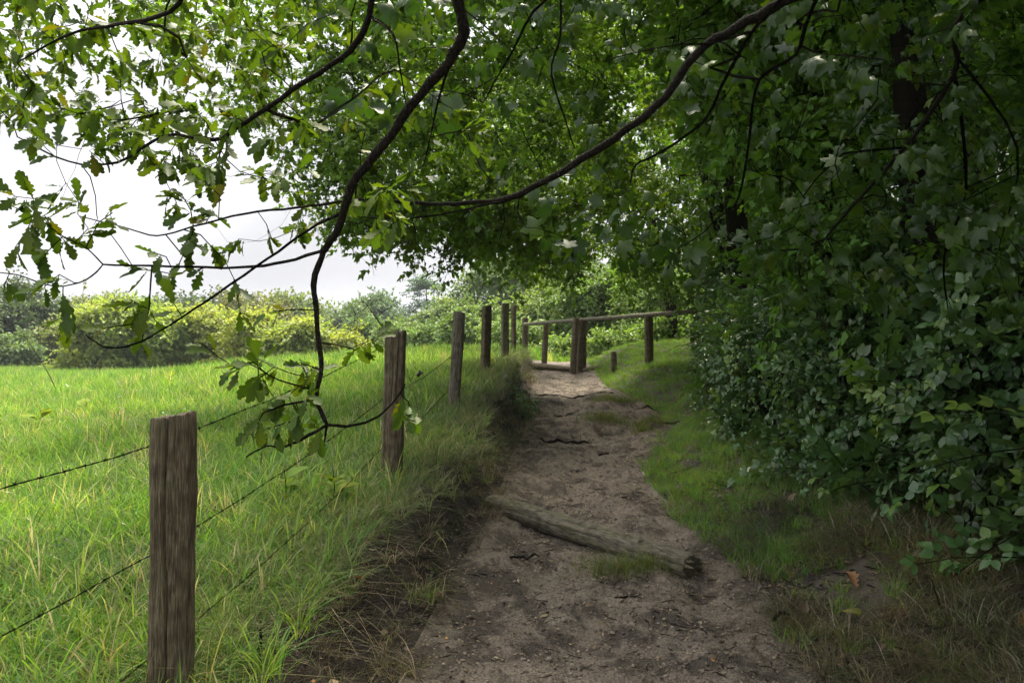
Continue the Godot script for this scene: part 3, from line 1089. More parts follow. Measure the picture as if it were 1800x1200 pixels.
func build_fence() -> void:
	# px of the foot, depth, top of the post above sea level of the picture, width, depth, turn, lean
	var posts := [
		[299, 3.5, 1.39, 0.142, 0.12, 0.04, 0.01, 3.8, "thick weathered grey brown post nearest the camera with a long crack"],
		[686, 7.2, 1.722, 0.145, 0.13, -0.15, 0.035, 3.2, "split brown fence post, second from the camera, behind the hanging oak twig"],
		[796, 10.8, 1.97, 0.125, 0.125, 0.1, 0.06, 2.6, "pale rounded leaning fence post, third from the camera"],
		[853, 14.3, 2.165, 0.125, 0.12, 0.5, 0.02, 4.0, "dark brown fence post, fourth from the camera, at the bank edge"],
		[888, 17.5, 2.32, 0.13, 0.12, 0.2, 0.0, 4.0, "fifth fence post from the camera, close to the thin dark one"],
		[903, 20.5, 2.39, 0.085, 0.10, 0.6, 0.0, 3.5, "thin dark fence post, farthest of the wire fence, left of the rail"],
	]
	var k := 0
	for q in posts:
		var x: float = (q[0] - 900.0) / F * q[1]
		var g := height(x, q[1]) - 0.12
		var cracks := [[PI * 0.52, 0.34, 0.05, 0.0], [PI * 0.36, 0.07, 0.05, 0.55], [PI * 0.15, 0.12, 0.05, 0.2], [PI * 0.66, 0.08, 0.04, 0.3], [-PI * 0.4, 0.3, 0.12, 0.1]]
		if k == 1:
			cracks = [[PI * 0.50, 0.22, 0.09, 0.5], [PI * 0.68, 0.14, 0.09, 0.0], [PI * 0.3, 0.2, 0.11, 0.3], [PI * 0.85, 0.1, 0.06, 0.2]]
		elif k == 2:
			cracks = [[PI * 0.4, 0.08, 0.06, 0.3], [PI * 0.7, 0.1, 0.05, 0.5]]
		var post := put("fence_post", timber(q[3], q[4], q[2] - g, q[7], cracks, [0.2, 0.12, -0.15, 0.2, 0.1, 0.15][k], 11 + k), M.oak_wood if k != 2 and k != 4 else M.grey_wood, self, leaned(Vector3(x, g, -q[1]), q[5], q[6], 0.0))
		tag(post, q[8], "fence post", "posts of the wire fence")
		k += 1
	# three strands of barbed wire
	var barb := Mb.new()
	for s in [[Vector3(0.002, -0.012, 0.006), Vector3(-0.002, 0.013, -0.005)], [Vector3(0.012, 0.004, 0.003), Vector3(-0.011, -0.005, 0.001)]]:
		barb.tube(PackedVector3Array([s[0], Vector3(0.0015, 0, 0), s[1]]), PackedFloat32Array([0.0006, 0.0013, 0.0006]), 4)
	for a in 2:
		var ring := PackedVector3Array()
		var rr := PackedFloat32Array()
		for i in 8:
			ring.append(Vector3(cos(i * 1.2) * 0.0032, sin(i * 1.2) * 0.0032, (i - 3.5) * 0.0016))
			rr.append(0.0012)
		barb.tube(ring, rr, 3)
	var barb_mesh := barb.mesh()
	var drops := [0.11, 0.495, 0.86]
	var names := ["top strand of rusty barbed wire between the fence posts", "middle strand of rusty barbed wire between the fence posts", "lowest strand of rusty barbed wire, close above the meadow grass"]
	for s in 3:
		var pts := PackedVector3Array()
		var hold := [Vector3(-1.55, 1.27 - [0.0, 0.385, 0.75][s], -0.2)]
		for q in posts:
			var x: float = (q[0] - 900.0) / F * q[1]
			var up: float = q[2] - drops[s] * (1.0 if q[1] < 12.0 else 0.85)
			hold.append(Vector3(x - q[3] * 0.5 - 0.012 + q[6] * (up - height(x, q[1])), up, -q[1] - 0.02))
		for i in hold.size() - 1:
			for j in 12:
				var t := j / 12.0
				pts.append(hold[i].lerp(hold[i + 1], t) + Vector3(0, -0.022 * sin(t * PI) * (1.0 + 0.4 * s) + lump.get_noise_1d(t * 9.0 + i * 7.0 + s * 31.0) * 0.006, 0))
		pts.append(hold[-1])
		var o := thing("barbed_wire", hold[1], names[s], "barbed wire", "strands of the wire fence")
		# two wires laid round each other
		for ply in 2:
			var mb := Mb.new()
			var fine := PackedVector3Array()
			var rr := PackedFloat32Array()
			for i in pts.size() - 1:
				for j in 10:
					var t := j / 10.0
					var a := (i * 10 + j) * 1.15 + ply * PI
					fine.append(pts[i].lerp(pts[i + 1], t) + Vector3(cos(a), sin(a), 0) * 0.0014 - o.position)
					rr.append(0.0012)
			mb.tube(fine, rr, 4)
			put("wire", mb.mesh(), M.wire, o)
		var walked := 0.0
		for i in pts.size() - 1:
			var l := pts[i].distance_to(pts[i + 1])
			while walked < l and pts[i].z > -11.5:
				var p := pts[i].lerp(pts[i + 1], walked / l)
				if -p.z > 2.0:
					put("barb", barb_mesh, M.wire, o, Transform3D(Basis(Vector3(0, 0, 1), rng.randf() * TAU), p - o.position))
				walked += 0.125
			walked -= l
			walked = maxf(walked, 0.0)
	var bend := Mb.new()
	bend.tube(PackedVector3Array([Vector3(0.022, 0.010, 0), Vector3(-0.004, 0.010, 0), Vector3(-0.008, 0, 0), Vector3(-0.004, -0.010, 0), Vector3(0.022, -0.010, 0)]), PackedFloat32Array([0.0018, 0.0018, 0.0018, 0.0018, 0.0018]), 5)
	var staple := bend.mesh()
	k = 0
	for post in get_children():
		if post.name.begins_with("fence_post"):
			var q: Array = posts[k]
			k += 1
			for s in 3:
				var up: float = q[2] - drops[s] * (1.0 if q[1] < 12.0 else 0.85)
				var spot := Vector3(post.position.x - q[3] * 0.5 - 0.008 + q[6] * (up - post.position.y), up, -q[1] - 0.02)
				put("staple", staple, M.wire, post, post.transform.affine_inverse() * Transform3D(Basis.IDENTITY, spot))
	# a black insulator caught on the wire beyond the second post
	var lump_mesh := stone_mesh(1.4)
	var ins := put("insulator", lump_mesh, M.plastic, self, Transform3D(Basis(Vector3(0, 0, 1), 0.6) * Basis.from_scale(Vector3(0.034, 0.03, 0.026)), at(737, 656, 8.6)))
	tag(ins, "small black plastic lump on the wire right of the second post", "insulator")
	# the rail fence across the top of the path
	var o := thing("rail_fence", on_ground(1.3, 20.5), "wooden rail fence across the top of the path", "rail fence")
	var rail_a := at(922, 570, 23.4)
	var rail_b := at(1222, 547, 17.0)
	var rail := timber(0.085, 0.08, rail_a.distance_to(rail_b), 2.2, [[1.0, 0.15, 0.1, 0.1]], 0.0, 71, Color(0.75, 0.95, 0.5, 0.5), 40, 20)
	put("rail", rail, M.grey_wood, o, aim(rail_a - o.position, rail_b - rail_a, Vector3(0.3, 1, 0)))
	for q in [[923, 23.6, 558, 0.135, 0.0], [956, 23.0, 569, 0.125, 0.05], [1006, 20.5, 558, 0.125, 0.06], [1021, 20.75, 561, 0.20, 0.02], [1142, 18.4, 556, 0.155, -0.02]]:
		var x: float = (q[0] - 900.0) / F * q[1]
		var top := at(q[0], q[2], q[1]).y
		var g := height(x, q[1]) - 0.15
		put("rail_post", timber(q[3], q[3] * 0.85, top - g, 3.0, [[1.3, 0.3, 0.12, 0.2], [2.2, 0.15, 0.1, 0.0]], 0.05, 80 + int(q[0]), Color(0, 0, 0, 0), 20, 28), M.oak_wood, o, leaned(Vector3(x, g, -q[1]) - o.position, 0.3, q[4]))
	# short stump of a post, and the timbers that edge the step there
	var sx := (1079.0 - 900.0) / F * 19.4
	var st := put("short_post", timber(0.11, 0.10, 0.55, 4.0, [[1.4, 0.2, 0.12, 0.2]], 0.0, 95, Color(0, 0, 0, 0), 14, 24), M.oak_wood, self, leaned(on_ground(sx, 19.4, -0.13), 0.1, 0.0))
	tag(st, "short sawn off post standing below the rail at the wood's edge", "post")
	for q in [[930, 634, 1002, 634, 20.9, 0.15, "mossy dark log laid as a step under the left of the rail"], [1024, 637, 1060, 635, 20.6, 0.10, "short dark log lying right of the middle rail posts"]]:
		var a := at(q[0], q[1], q[4])
		var b := at(q[2], q[3], q[4])
		a.y = height(a.x, q[4]) + 0.03
		b.y = height(b.x, q[4]) + 0.03
		tag(put("step_log", timber(q[5], q[5], a.distance_to(b), 2.0, [[1.0, 0.2, 0.12, 0.0]], 0.0, 60 + int(q[0]), Color(0.45, 0.6, 0.3, 0.7), 16, 22), M.oak_wood, self, aim(a, b - a, Vector3.UP)), q[6], "log")


func build_log() -> void:
	# the big log across the path: left end sunk in the bank, right end splintered
	var a := Vector3(-0.16, 0, -8.2)
	var b := Vector3(1.15, 0, -6.36)
	a.y = height(a.x, 8.2) + 0.0
	b.y = height(b.x, 6.36) + 0.055
	var l := a.distance_to(b)
	var o := thing("log", a.lerp(b, 0.5), "mossy grey log lying aslant across the path with a splintered end", "log")
	var body := timber(0.18, 0.165, l, 2.3, [[0.9, 0.14, 0.10, 0.3], [1.9, 0.16, 0.08, 0.55], [2.7, 0.2, 0.09, 0.7], [0.2, 0.1, 0.08, 0.0], [3.9, 0.2, 0.12, 0.1]], 0.0, 41, Color(0.72, 0.85, 0.46, 0.7), 64, 56)
	var xf := aim(a - o.position, b - a, Vector3.UP)
	tag(put("trunk", body, M.grey_wood, o, xf), "")
	# splinters standing out of the broken end
	var end := b - o.position
	var dir := (b - a).normalized()
	var side := dir.cross(Vector3.UP).normalized()
	for k in 13:
		var an := TAU * k / 13.0 + rng.randf() * 0.3
		var out := (side * cos(an) + dir.cross(side) * sin(an))
		var r := rng.randf_range(0.045, 0.072)
		var base := end + out * r - dir * 0.10
		var mb := Mb.new()
		var w := rng.randf_range(0.011, 0.022)
		var len_ := rng.randf_range(0.10, 0.17) * (1.25 if sin(an) < -0.2 else 0.8)
		mb.tube(PackedVector3Array([base, base + dir * len_ * 0.6 + out * 0.006, base + dir * len_ + out * rng.randf_range(-0.006, 0.012)]), PackedFloat32Array([w, w * 0.75, w * 0.2]), 6)
		mb.smooth()
		put("splinter", mb.mesh(), M.grey_wood if k % 3 else M.oak_wood, o)
	for t in [0.32, 0.52, 0.73, 0.8]:
		var kn := put("knot", stone_mesh(0.9), M.oak_wood, o, Transform3D(Basis.from_scale(Vector3(0.026, 0.016, 0.022)), (a.lerp(b, t) - o.position) + Vector3(rng.randf_range(-0.03, 0.03), 0.075, 0.02)))
		kn.set_meta("label", "small knot on the log")
	# roots that cross the path
	for q in [[938, 693, 1078, 690, 0.022, "long dark root crossing the whole path below the crest"], [950, 772, 1034, 779, 0.024, "pale root lying across the middle of the path"], [976, 731, 1008, 725, 0.016, "short black root poking out near the left bank"], [1052, 800, 1070, 797, 0.016, "stub of root in the middle of the path, right of the pale root"], [896, 982, 948, 978, 0.012, "thin dark root in the path in front of the log"], [1082, 1052, 1128, 1046, 0.011, "dark hooked root stub in the near path"], [1160, 744, 1200, 738, 0.022, "dark root along the earth step at the right"], [1120, 722, 1165, 714, 0.018, "root along the upper earth step by the grass"]]:
		var d0 := ground_depth(q[0], q[1])
		var d1 := ground_depth(q[2], q[3])
		var pa := Vector2((q[0] - 900.0) / F * d0, d0)
		var pb := Vector2((q[2] - 900.0) / F * d1, d1)
		var pts := PackedVector3Array()
		var rr := PackedFloat32Array()
		var foot := on_ground(pa.lerp(pb, 0.5).x, pa.lerp(pb, 0.5).y)
		for i in 15:
			var t := i / 14.0
			var p := pa.lerp(pb, t)
			p.y += lump.get_noise_1d(t * 14.0 + q[0]) * 0.14 * pa.distance_to(pb) * 0.4
			var r: float = q[4] * (1.0 - 0.35 * t) * (1.0 + 0.25 * lump.get_noise_1d(t * 50.0 + q[1]))
			pts.append(on_ground(p.x, p.y, r * (0.75 * sin(t * PI) - 0.35)) - foot)
			rr.append(r)
		var mb := Mb.new()
		mb.tube(pts, rr, 10)
		mb.smooth()
		tag(put("root", mb.mesh(), M.bark, self, Transform3D(Basis.IDENTITY, foot)), q[5], "root", "roots in the path")
	# fallen leaves large enough to tell apart, and sticks
	for q in [[1507, 1052, 0.15, Color(0.30, 0.15, 0.07), "large curled brown leaf standing on the right bank"], [1410, 1094, 0.10, Color(0.20, 0.14, 0.10), "crumpled dull brown leaf near the pale sticks"], [1602, 1094, 0.13, Color(0.24, 0.16, 0.11), "crinkled brown leaf below the curled one on the right bank"], [1785, 1118, 0.12, Color(0.36, 0.16, 0.06), "orange brown leaf at the right edge of the near bank"], [1628, 988, 0.09, Color(0.42, 0.37, 0.33), "pale withered leaf under the brambles"], [640, 1030, 0.055, Color(0.60, 0.20, 0.03), "small orange leaf on the dark bank"], [520, 960, 0.06, Color(0.55, 0.40, 0.05), "yellow leaf in the grass beside the broken stick"], [1515, 1095, 0.09, Color(0.22, 0.22, 0.03), "mossy yellow green leaf below the curled brown leaf"], [470, 1010, 0.09, Color(0.30, 0.20, 0.16), "dull pinkish dead leaf at the foot of the broken stick"], [1388, 890, 0.07, Color(0.45, 0.30, 0.22), "pale pink brown leaf on the verge grass"]]:
		var d := ground_depth(q[0], q[1])
		var mb := Mb.new()
		add_leaf(mb, Transform3D.IDENTITY, OVATE if rng.randf() < 0.5 else OAK, q[2] * 0.85, rng.randf_range(0.8, 1.4), rng.randf_range(0.3, 0.9), q[3], 0.07, 0.15)
		var dirv := Vector3(rng.randf_range(-1, 1), rng.randf_range(0.35, 0.8), rng.randf_range(-0.4, 0.8))
		tag(put("fallen_leaf", mb.mesh(), M.dead_leaf, self, aim(on_ground((q[0] - 900.0) / F * d, d, 0.02), dirv, Vector3(0, 1, 0.6))), q[4], "leaf", "single fallen leaves")
	for q in [[455, 1005, 3.95, [Vector3(0, -0.02, 0), Vector3(-0.006, 0.06, 0), Vector3(0.01, 0.12, 0.01), Vector3(0.006, 0.165, 0)], 0.009, M.bark, "dark broken stick stuck upright in the bank grass"], [1655, 1100, 0.0, [Vector3(0.05, 0.0, 0.03), Vector3(0.0, 0.07, 0), Vector3(-0.02, 0.13, 0), Vector3(-0.035, 0.20, -0.02)], 0.0035, M.grey_wood, "thin pale forked stick on the right bank"], [1390, 1105, 0.0, [Vector3(0.0, 0.01, 0), Vector3(0.12, 0.02, 0.0), Vector3(0.26, 0.035, -0.02)], 0.004, M.grey_wood, "pale stick lying on the right bank"], [1290, 985, 0.0, [Vector3(0, 0.012, 0), Vector3(0.05, 0.03, 0), Vector3(0.12, 0.015, 0.1)], 0.003, M.grey_wood, "thin straw stick by the log end"], [1180, 850, 0.0, [Vector3(0, 0.09, 0), Vector3(0.16, 0.13, -0.02), Vector3(0.34, 0.22, -0.05)], 0.0035, M.grey_wood, "long pale dry stem leaning over the verge grass"], [1360, 1095, 0.0, [Vector3(0, 0, 0), Vector3(0.03, 0.05, 0), Vector3(0.10, 0.03, 0), Vector3(0.16, 0.0, 0)], 0.014, M.bark, "black gnarled stick lying left of the curled leaf"]]:
		var d: float = q[2] if q[2] > 0.0 else ground_depth(q[0], q[1])
		var mb := Mb.new()
		var pts := PackedVector3Array(q[3])
		var rr := PackedFloat32Array()
		for i in pts.size():
			rr.append(q[4] * (1.0 - 0.5 * i / pts.size()))
		mb.tube(pts, rr, 7)
		tag(put("stick", mb.mesh(), q[5], self, Transform3D(Basis.IDENTITY, on_ground((q[0] - 900.0) / F * d, d))), q[6], "stick", "loose sticks")


# ---------------------------------------------------------------- trees

func in_lobe(c: Vector3, r: Vector3) -> Vector3:
	return c + ball() * pow(rng.randf_range(0.12, 1.0), 0.42) * r


# k sprays round each branch end
func crown_tree(called: String, label: String, group: String, trunk: Array, r0: float, lobes: Array, sprays: Array, mat: Material, tint: Color, k: int, scale: float, loose: float, keep_from := 0.45, bark: Material = null) -> Node3D:
	var o := thing(called, trunk[0], label, "bush" if called.contains("bush") else "tree", group)
	var s := Skel.new()
	s.line(trunk, -1, r0, r0 * 0.35, 4, keep_from)
	var targets := []
	for q in lobes:
		for i in q[2]:
			targets.append(in_lobe(q[0], q[1]))
	var hub: Vector3 = trunk[-1]
	targets.sort_custom(func(a, b): return a.distance_squared_to(hub) < b.distance_squared_to(hub))
	for t in targets:
		s.reach(t, rng, 0.5 * scale, 0.12, 0.07)
	s.radii(0.0035 * scale, 0.46)
	wood(o, s, M.bark if bark == null else bark, 0.03 * scale)
	var xs := []
	var cs := []
	for m in sprays:
		xs.append([])
		cs.append(PackedColorArray())
	for e in s.ends:
		var b := s.p[e]
		var a := s.p[s.par[e]]
		var dir := (b - a).normalized()
		var tone := vary(tint, 0.16, 0.08)
		if rng.randf() < 0.06:
			tone = Color(tone.r * 1.35, tone.g * 1.2, tone.b)
		for i in k:
			var go := (dir * 0.55 + ball() * 0.9 + Vector3(0, -0.12, 0)).normalized()
			var w := a.lerp(b, rng.randf_range(0.1, 1.0)) + ball() * loose * rng.randf() - go * 0.15 * scale
			var v := rng.randi() % sprays.size()
			xs[v].append(aim(w - o.position, go, Vector3.UP + ball() * 0.45, scale * rng.randf_range(0.75, 1.25)))
			cs[v].push_back(vary(tone, 0.14, 0.1))
	for v in sprays.size():
		if xs[v].size():
			many("crown", sprays[v], mat, xs[v], cs[v], o)
	return o


# a shapely crown envelope as a handful of lobes
func envelope(c: Vector3, r: Vector3, n: int, count: int) -> Array:
	var out := [[c, r * 0.72, count / 3]]
	for i in n:
		var q := ball()
		q.y = q.y * 0.8
		out.append([c + q * r * 0.55, r * rng.randf_range(0.34, 0.55), (count - count / 3) / n])
	return out


func build_far_trees() -> void:
	var sprays := [spray_mesh(30, 0.085, SIMPLE, 0.17, 0.3), spray_mesh(30, 0.075, SIMPLE, 0.19, 0.15), spray_mesh(25, 0.095, SIMPLE, 0.16, 0.4)]
	var dark := Color(0.5, 0.56, 0.55)
	var olive := Color(1.05, 0.98, 0.8)
	var grey_green := Color(1.0, 1.05, 1.15)
	var gold := Color(1.15, 1.15, 0.8)
	# centre px, depth, top px, half width px, tint, pale?, label, name
	var rows := [
		[15, 62, 478, 85, dark, 0, "dark green tree at the far left edge behind the meadow", "broad_tree"],
		[-70, 58, 500, 70, dark, 0, "dark tree partly outside the left edge behind the meadow", "broad_tree"],
		[30, 54, 585, 45, grey_green, 0, "low grey green bush at the left edge of the meadow", "bush"],
		[95, 56, 553, 48, Color(1.2, 0.95, 0.85), 0, "brownish bush between the dark trees and the pale locust trees", "bush"],
		[165, 47, 525, 80, Color(1, 1, 1), 1, "leftmost of the pale yellow green locust trees across the meadow", "locust_tree"],
		[262, 48, 508, 78, Color(0.95, 1.02, 1), 1, "tallest pale locust tree left of the middle of the meadow edge", "locust_tree"],
		[355, 49, 522, 75, Color(1.05, 1.0, 0.9), 1, "pale locust tree third from the left across the meadow", "locust_tree"],
		[440, 47, 538, 70, Color(1.15, 1.05, 0.8), 1, "yellowish locust tree fourth from the left across the meadow", "locust_tree"],
		[520, 45, 552, 66, Color(1.0, 1.0, 0.95), 1, "pale locust tree just left of the hanging oak branch", "locust_tree"],
		[600, 46, 575, 58, Color(1.1, 1.0, 0.85), 1, "low pale bush left of the second fence post", "bush"],
		[190, 84, 500, 95, olive, 0, "rounded olive tree behind the leftmost locust", "broad_tree"],
		[330, 90, 497, 95, dark, 0, "dark tree standing behind the locust trees", "broad_tree"],
		[430, 88, 505, 80, Color(1.35, 1.0, 0.75), 0, "rusty green tree behind the yellowish locust", "broad_tree"],
		[510, 92, 497, 75, olive, 0, "bushy tree on the skyline left of the oak branch", "broad_tree"],
		[590, 105, 520, 70, Color(0.9, 0.95, 0.9), 0, "low tree on the skyline right of the oak branch", "broad_tree"],
		[665, 118, 507, 78, Color(0.7, 0.85, 0.85), 0, "domed dark tree on the skyline above the second post", "broad_tree"],
		[655, 62, 560, 60, Color(0.85, 0.95, 1.0), 0, "grey green bush behind the second post", "bush"],
		[716, 58, 552, 58, gold, 0, "yellowish tree between the second and third post", "broad_tree"],
		[700, 46, 592, 52, Color(1.1, 1.08, 0.95), 0, "low olive bush at the meadow edge by the second post", "bush"],
		[768, 44, 560, 62, Color(1.0, 1.1, 1.05), 0, "rounded grey green bush left of the third post", "bush"],
		[792, 56, 505, 55, Color(1.0, 1.05, 0.9), 0, "tall light tree behind the third post", "broad_tree"],
		[845, 38, 520, 62, Color(1.1, 1.15, 1.1), 0, "grey green bush behind the fourth post", "bush"],
		[905, 34, 555, 60, Color(1.35, 1.4, 1.1), 0, "light bush seen between the far fence posts", "bush"],
		[880, 62, 430, 110, Color(1.0, 1.05, 0.9), 0, "tall tree behind the far fence posts", "broad_tree"],
		[960, 40, 470, 95, gold, 0, "yellow green tree beyond the left of the rail fence", "broad_tree"],
		[1010, 30, 590, 55, Color(1.2, 1.25, 1.0), 0, "low pale bush just behind the middle rail posts", "bush"],
		[1060, 36, 455, 100, Color(1.05, 1.15, 0.9), 0, "yellow green tree beyond the middle of the rail fence", "broad_tree"],
		[1095, 27, 575, 60, Color(1.1, 1.2, 0.85), 0, "leafy bush behind the short post", "bush"],
		[1160, 31, 440, 105, Color(1.1, 1.2, 0.8), 0, "leafy tree beyond the right part of the rail", "broad_tree"],
		[1190, 25, 560, 60, Color(1.0, 1.15, 0.7), 0, "dense bush behind the right rail post", "bush"],
		[1010, 75, 400, 170, Color(0.9, 0.95, 0.85), 0, "big tree far behind the rail fence", "broad_tree"],
		[1250, 60, 380, 190, Color(0.85, 0.95, 0.85), 0, "big tree far behind the right end of the rail", "broad_tree"],
	]
	for q in rows:
		var d: float = q[1]
		var x: float = (q[0] - 900.0) / F * d
		var g := on_ground(x, d)
		if d > 80.0:
			g.y = minf(g.y, 0.0) - 0.5
		var top: float = EYE + (600.0 - q[2]) / F * d
		var half: float = q[3] / F * d
		var h := maxf(top - g.y, 0.6)
		var c := Vector3(x, g.y + h * 0.55, g.z)
		var r := Vector3(half * 1.15, h * 0.47, half * 1.0)
		var sc := clampf(d / 30.0, 0.9, 3.0)
		var n := int(clampf(60.0 * (half * h) / (sc * sc) , 60, 190))
		var lobes := envelope(c, r, 6, n)
		lobes.append([Vector3(x, g.y + h * 0.18, g.z), Vector3(half * 1.05, h * 0.2, half * 0.8), n / 4])
		var mat: Material = M.robinia if q[5] else M.far_leaf
		crown_tree(q[7], q[6], "trees and bushes beyond the meadow" if q[0] < 830 else "trees and bushes beyond the rail fence", [g, g + Vector3(0.1, h * 0.3, 0), g + Vector3(-0.1, h * 0.55, 0.1), g + Vector3(0.05, h * 0.8, 0)], 0.035 * h, lobes, sprays, mat, q[4], 6, sc, 0.28 * sc, 0.2)
	# a pine on the skyline
	var pn := thing("pine_tree", on_ground((747.0 - 900.0) / F * 100.0, 100.0), "feathery dark pine standing above the skyline", "tree", "trees and bushes beyond the meadow")
	var s := Skel.new()
	var foot := pn.position
	s.line([foot, foot + Vector3(0.2, 3.5, 0), foot + Vector3(0.1, 7.6, 0)], -1, 0.16, 0.05, 5, 0.35)
	for k in 46:
		var y := rng.randf_range(3.2, 8.4)
		var w := 1.9 * (1.0 - pow((y - 3.0) / 6.2, 2.0)) + 0.25
		var an := rng.randf() * TAU
		s.reach(foot + Vector3(cos(an) * w * rng.randf_range(0.6, 1), y, sin(an) * w), rng, 0.8, 0.1, 0.05)
	s.radii(0.012, 0.45)
	wood(pn, s, M.bark, 0.08)
	var xs := []
	var cs := PackedColorArray()
	for e in s.ends:
		for k in 5:
			xs.append(aim(s.p[e] + ball() * 0.35 - foot, Vector3(rng.randfn(), 0.4, rng.randfn()), Vector3.UP, 2.2))
			cs.push_back(vary(Color(0.5, 0.66, 0.75), 0.2))
	many("crown", sprays[0], M.far_leaf, xs, cs, pn)


func build_wood() -> void:
	var fine := [spray_mesh(40, 0.062, SIMPLE, 0.16, 0.35), spray_mesh(40, 0.055, SIMPLE, 0.18, 0.2), spray_mesh(35, 0.068, SIMPLE, 0.15, 0.45)]
	var plain := Color(1, 1, 1)
	# the three that overhang the path and the meadow edge
	var g := on_ground(2.95, 12.4)
	crown_tree("hornbeam_tree", "hornbeam whose small leaved boughs arch over the path to the meadow", "trees along the wood edge", [g, g + Vector3(-0.05, 1.6, 0), g + Vector3(-0.4, 3.4, 0.2), g + Vector3(-1.2, 5.4, 0.1), g + Vector3(-1.6, 8.0, 0)], 0.17,
		[[Vector3(-0.3, 5.0, -12.2), Vector3(2.9, 2.0, 2.4), 125], [Vector3(1.6, 6.6, -12.0), Vector3(3.2, 2.6, 3.0), 95], [Vector3(-1.3, 3.7, -11.6), Vector3(1.6, 0.75, 1.4), 46], [Vector3(0.3, 3.6, -13.0), Vector3(1.8, 0.8, 1.5), 46], [Vector3(-0.8, 7.5, -12.0), Vector3(2.4, 1.6, 2.4), 60], [Vector3(-2.7, 5.4, -11.6), Vector3(1.6, 1.3, 1.6), 50], [Vector3(-1.15, 3.25, -12.0), Vector3(1.15, 0.55, 1.2), 38], [Vector3(0.05, 3.1, -12.6), Vector3(0.9, 0.45, 1.0), 20]], fine, M.beech, plain, 7, 1.0, 0.28)
	g = on_ground(3.7, 16.4)
	crown_tree("hornbeam_tree", "hornbeam with dark low boughs drooping over the far part of the path", "trees along the wood edge", [g, g + Vector3(0.0, 1.6, 0), g + Vector3(-0.5, 3.2, 0), g + Vector3(-1.0, 5.4, 0.1), g + Vector3(-1.2, 8.0, 0)], 0.19,
		[[Vector3(1.4, 4.6, -16.4), Vector3(3.2, 1.9, 2.6), 105], [Vector3(3.0, 6.8, -16.5), Vector3(3.5, 2.6, 3.0), 90], [Vector3(0.6, 3.3, -16.0), Vector3(1.7, 0.6, 1.5), 44], [Vector3(2.8, 3.2, -17.0), Vector3(1.6, 0.8, 1.5), 40], [Vector3(-0.6, 6.4, -16.0), Vector3(2.4, 1.8, 2.2), 70]], fine, M.beech, Color(0.95, 1.0, 0.9), 7, 1.05, 0.3)
	g = on_ground(2.85, 9.3)
	crown_tree("hornbeam_tree", "ivy grown hornbeam trunk rising out of the brambles, its crown above the path", "trees along the wood edge", [g, g + Vector3(0.05, 1.6, 0), g + Vector3(-0.1, 3.4, 0.1), g + Vector3(-0.6, 5.4, 0.1), g + Vector3(-0.8, 8.0, 0)], 0.15,
		[[Vector3(0.9, 5.3, -8.8), Vector3(2.7, 1.5, 2.2), 120], [Vector3(2.6, 6.6, -9.0), Vector3(3.0, 2.4, 2.6), 120], [Vector3(2.9, 3.8, -9.3), Vector3(1.2, 1.0, 1.3), 40], [Vector3(0.4, 6.0, -7.4), Vector3(2.6, 1.2, 2.4), 60]], fine, M.beech, Color(0.85, 0.95, 0.85), 9, 1.0, 0.26)  # last lobe added overhead, out of view, to shade the near path
	g = on_ground(3.9, 24.6)  # added tree, its crown placed to keep sun off the path crest
	crown_tree("hornbeam_tree", "hornbeam added behind the rail fence whose crown shades the top of the path", "trees along the wood edge", [g, g + Vector3(-0.1, 1.8, 0), g + Vector3(-0.8, 3.8, 0.2), g + Vector3(-1.8, 5.6, 0.3), g + Vector3(-2.4, 7.6, 0.4)], 0.16,
		[[Vector3(0.3, 6.2, -23.0), Vector3(2.8, 1.3, 2.8), 130], [Vector3(2.6, 6.6, -24.0), Vector3(2.6, 1.8, 2.6), 80]], fine, M.beech, plain, 7, 1.15, 0.32)
	# the wood behind them
	var back := [[2.98, 7.3, 0.15, 1.0, "trunk and foliage deep in shade at the right edge, nearest of the wood"], [5.0, 19.6, 0.2, 1.2, "tree in the wood right of the rail fence"], [5.2, 11.2, 0.2, 1.1, "tree in the second row of the wood, behind the ivy grown trunk"], [5.6, 15.2, 0.22, 1.2, "tree in the second row of the wood, behind the drooping hornbeam"], [6.2, 7.6, 0.2, 1.1, "tree deep in the wood behind the brambles"], [6.8, 23.5, 0.2, 1.3, "tree in the wood beyond the right end of the rail"], [8.6, 12.5, 0.22, 1.4, "dark tree deep in the wood, third row"], [9.4, 18.6, 0.22, 1.5, "dark tree deep in the wood far right of the rail"], [4.6, 3.6, 0.2, 1.1, "tree of the wood standing just outside the right edge"]]
	for q in back:
		g = on_ground(q[0], q[1])
		var sc: float = q[3]
		var lean := -0.5 if q[0] < 6.0 else 0.0
		crown_tree("woodland_tree", q[4], "trees of the wood right of the path", [g, g + Vector3(0.05, 1.7, 0), g + Vector3(lean * 0.4, 3.6, 0.1), g + Vector3(lean, 6.0, 0.1), g + Vector3(lean, 8.6, 0)], q[2],
			[[g + Vector3(lean, 6.0, 0), Vector3(2.6, 2.2, 2.6), 80], [g + Vector3(lean * 0.5, 3.2, 0), Vector3(1.7, 1.5, 1.9), 60], [g + Vector3(0.2, 8.6, 0), Vector3(2.4, 1.6, 2.4), 46], [g + Vector3(0.0, 1.3, 0), Vector3(1.3, 1.0, 1.5), 30]], fine, M.beech, Color(0.75, 0.9, 0.85), 7, sc * 1.15, 0.35, 0.12)
	g = on_ground(4.4, 2.6)  # added out of view, its crown darkens the boughs and path below
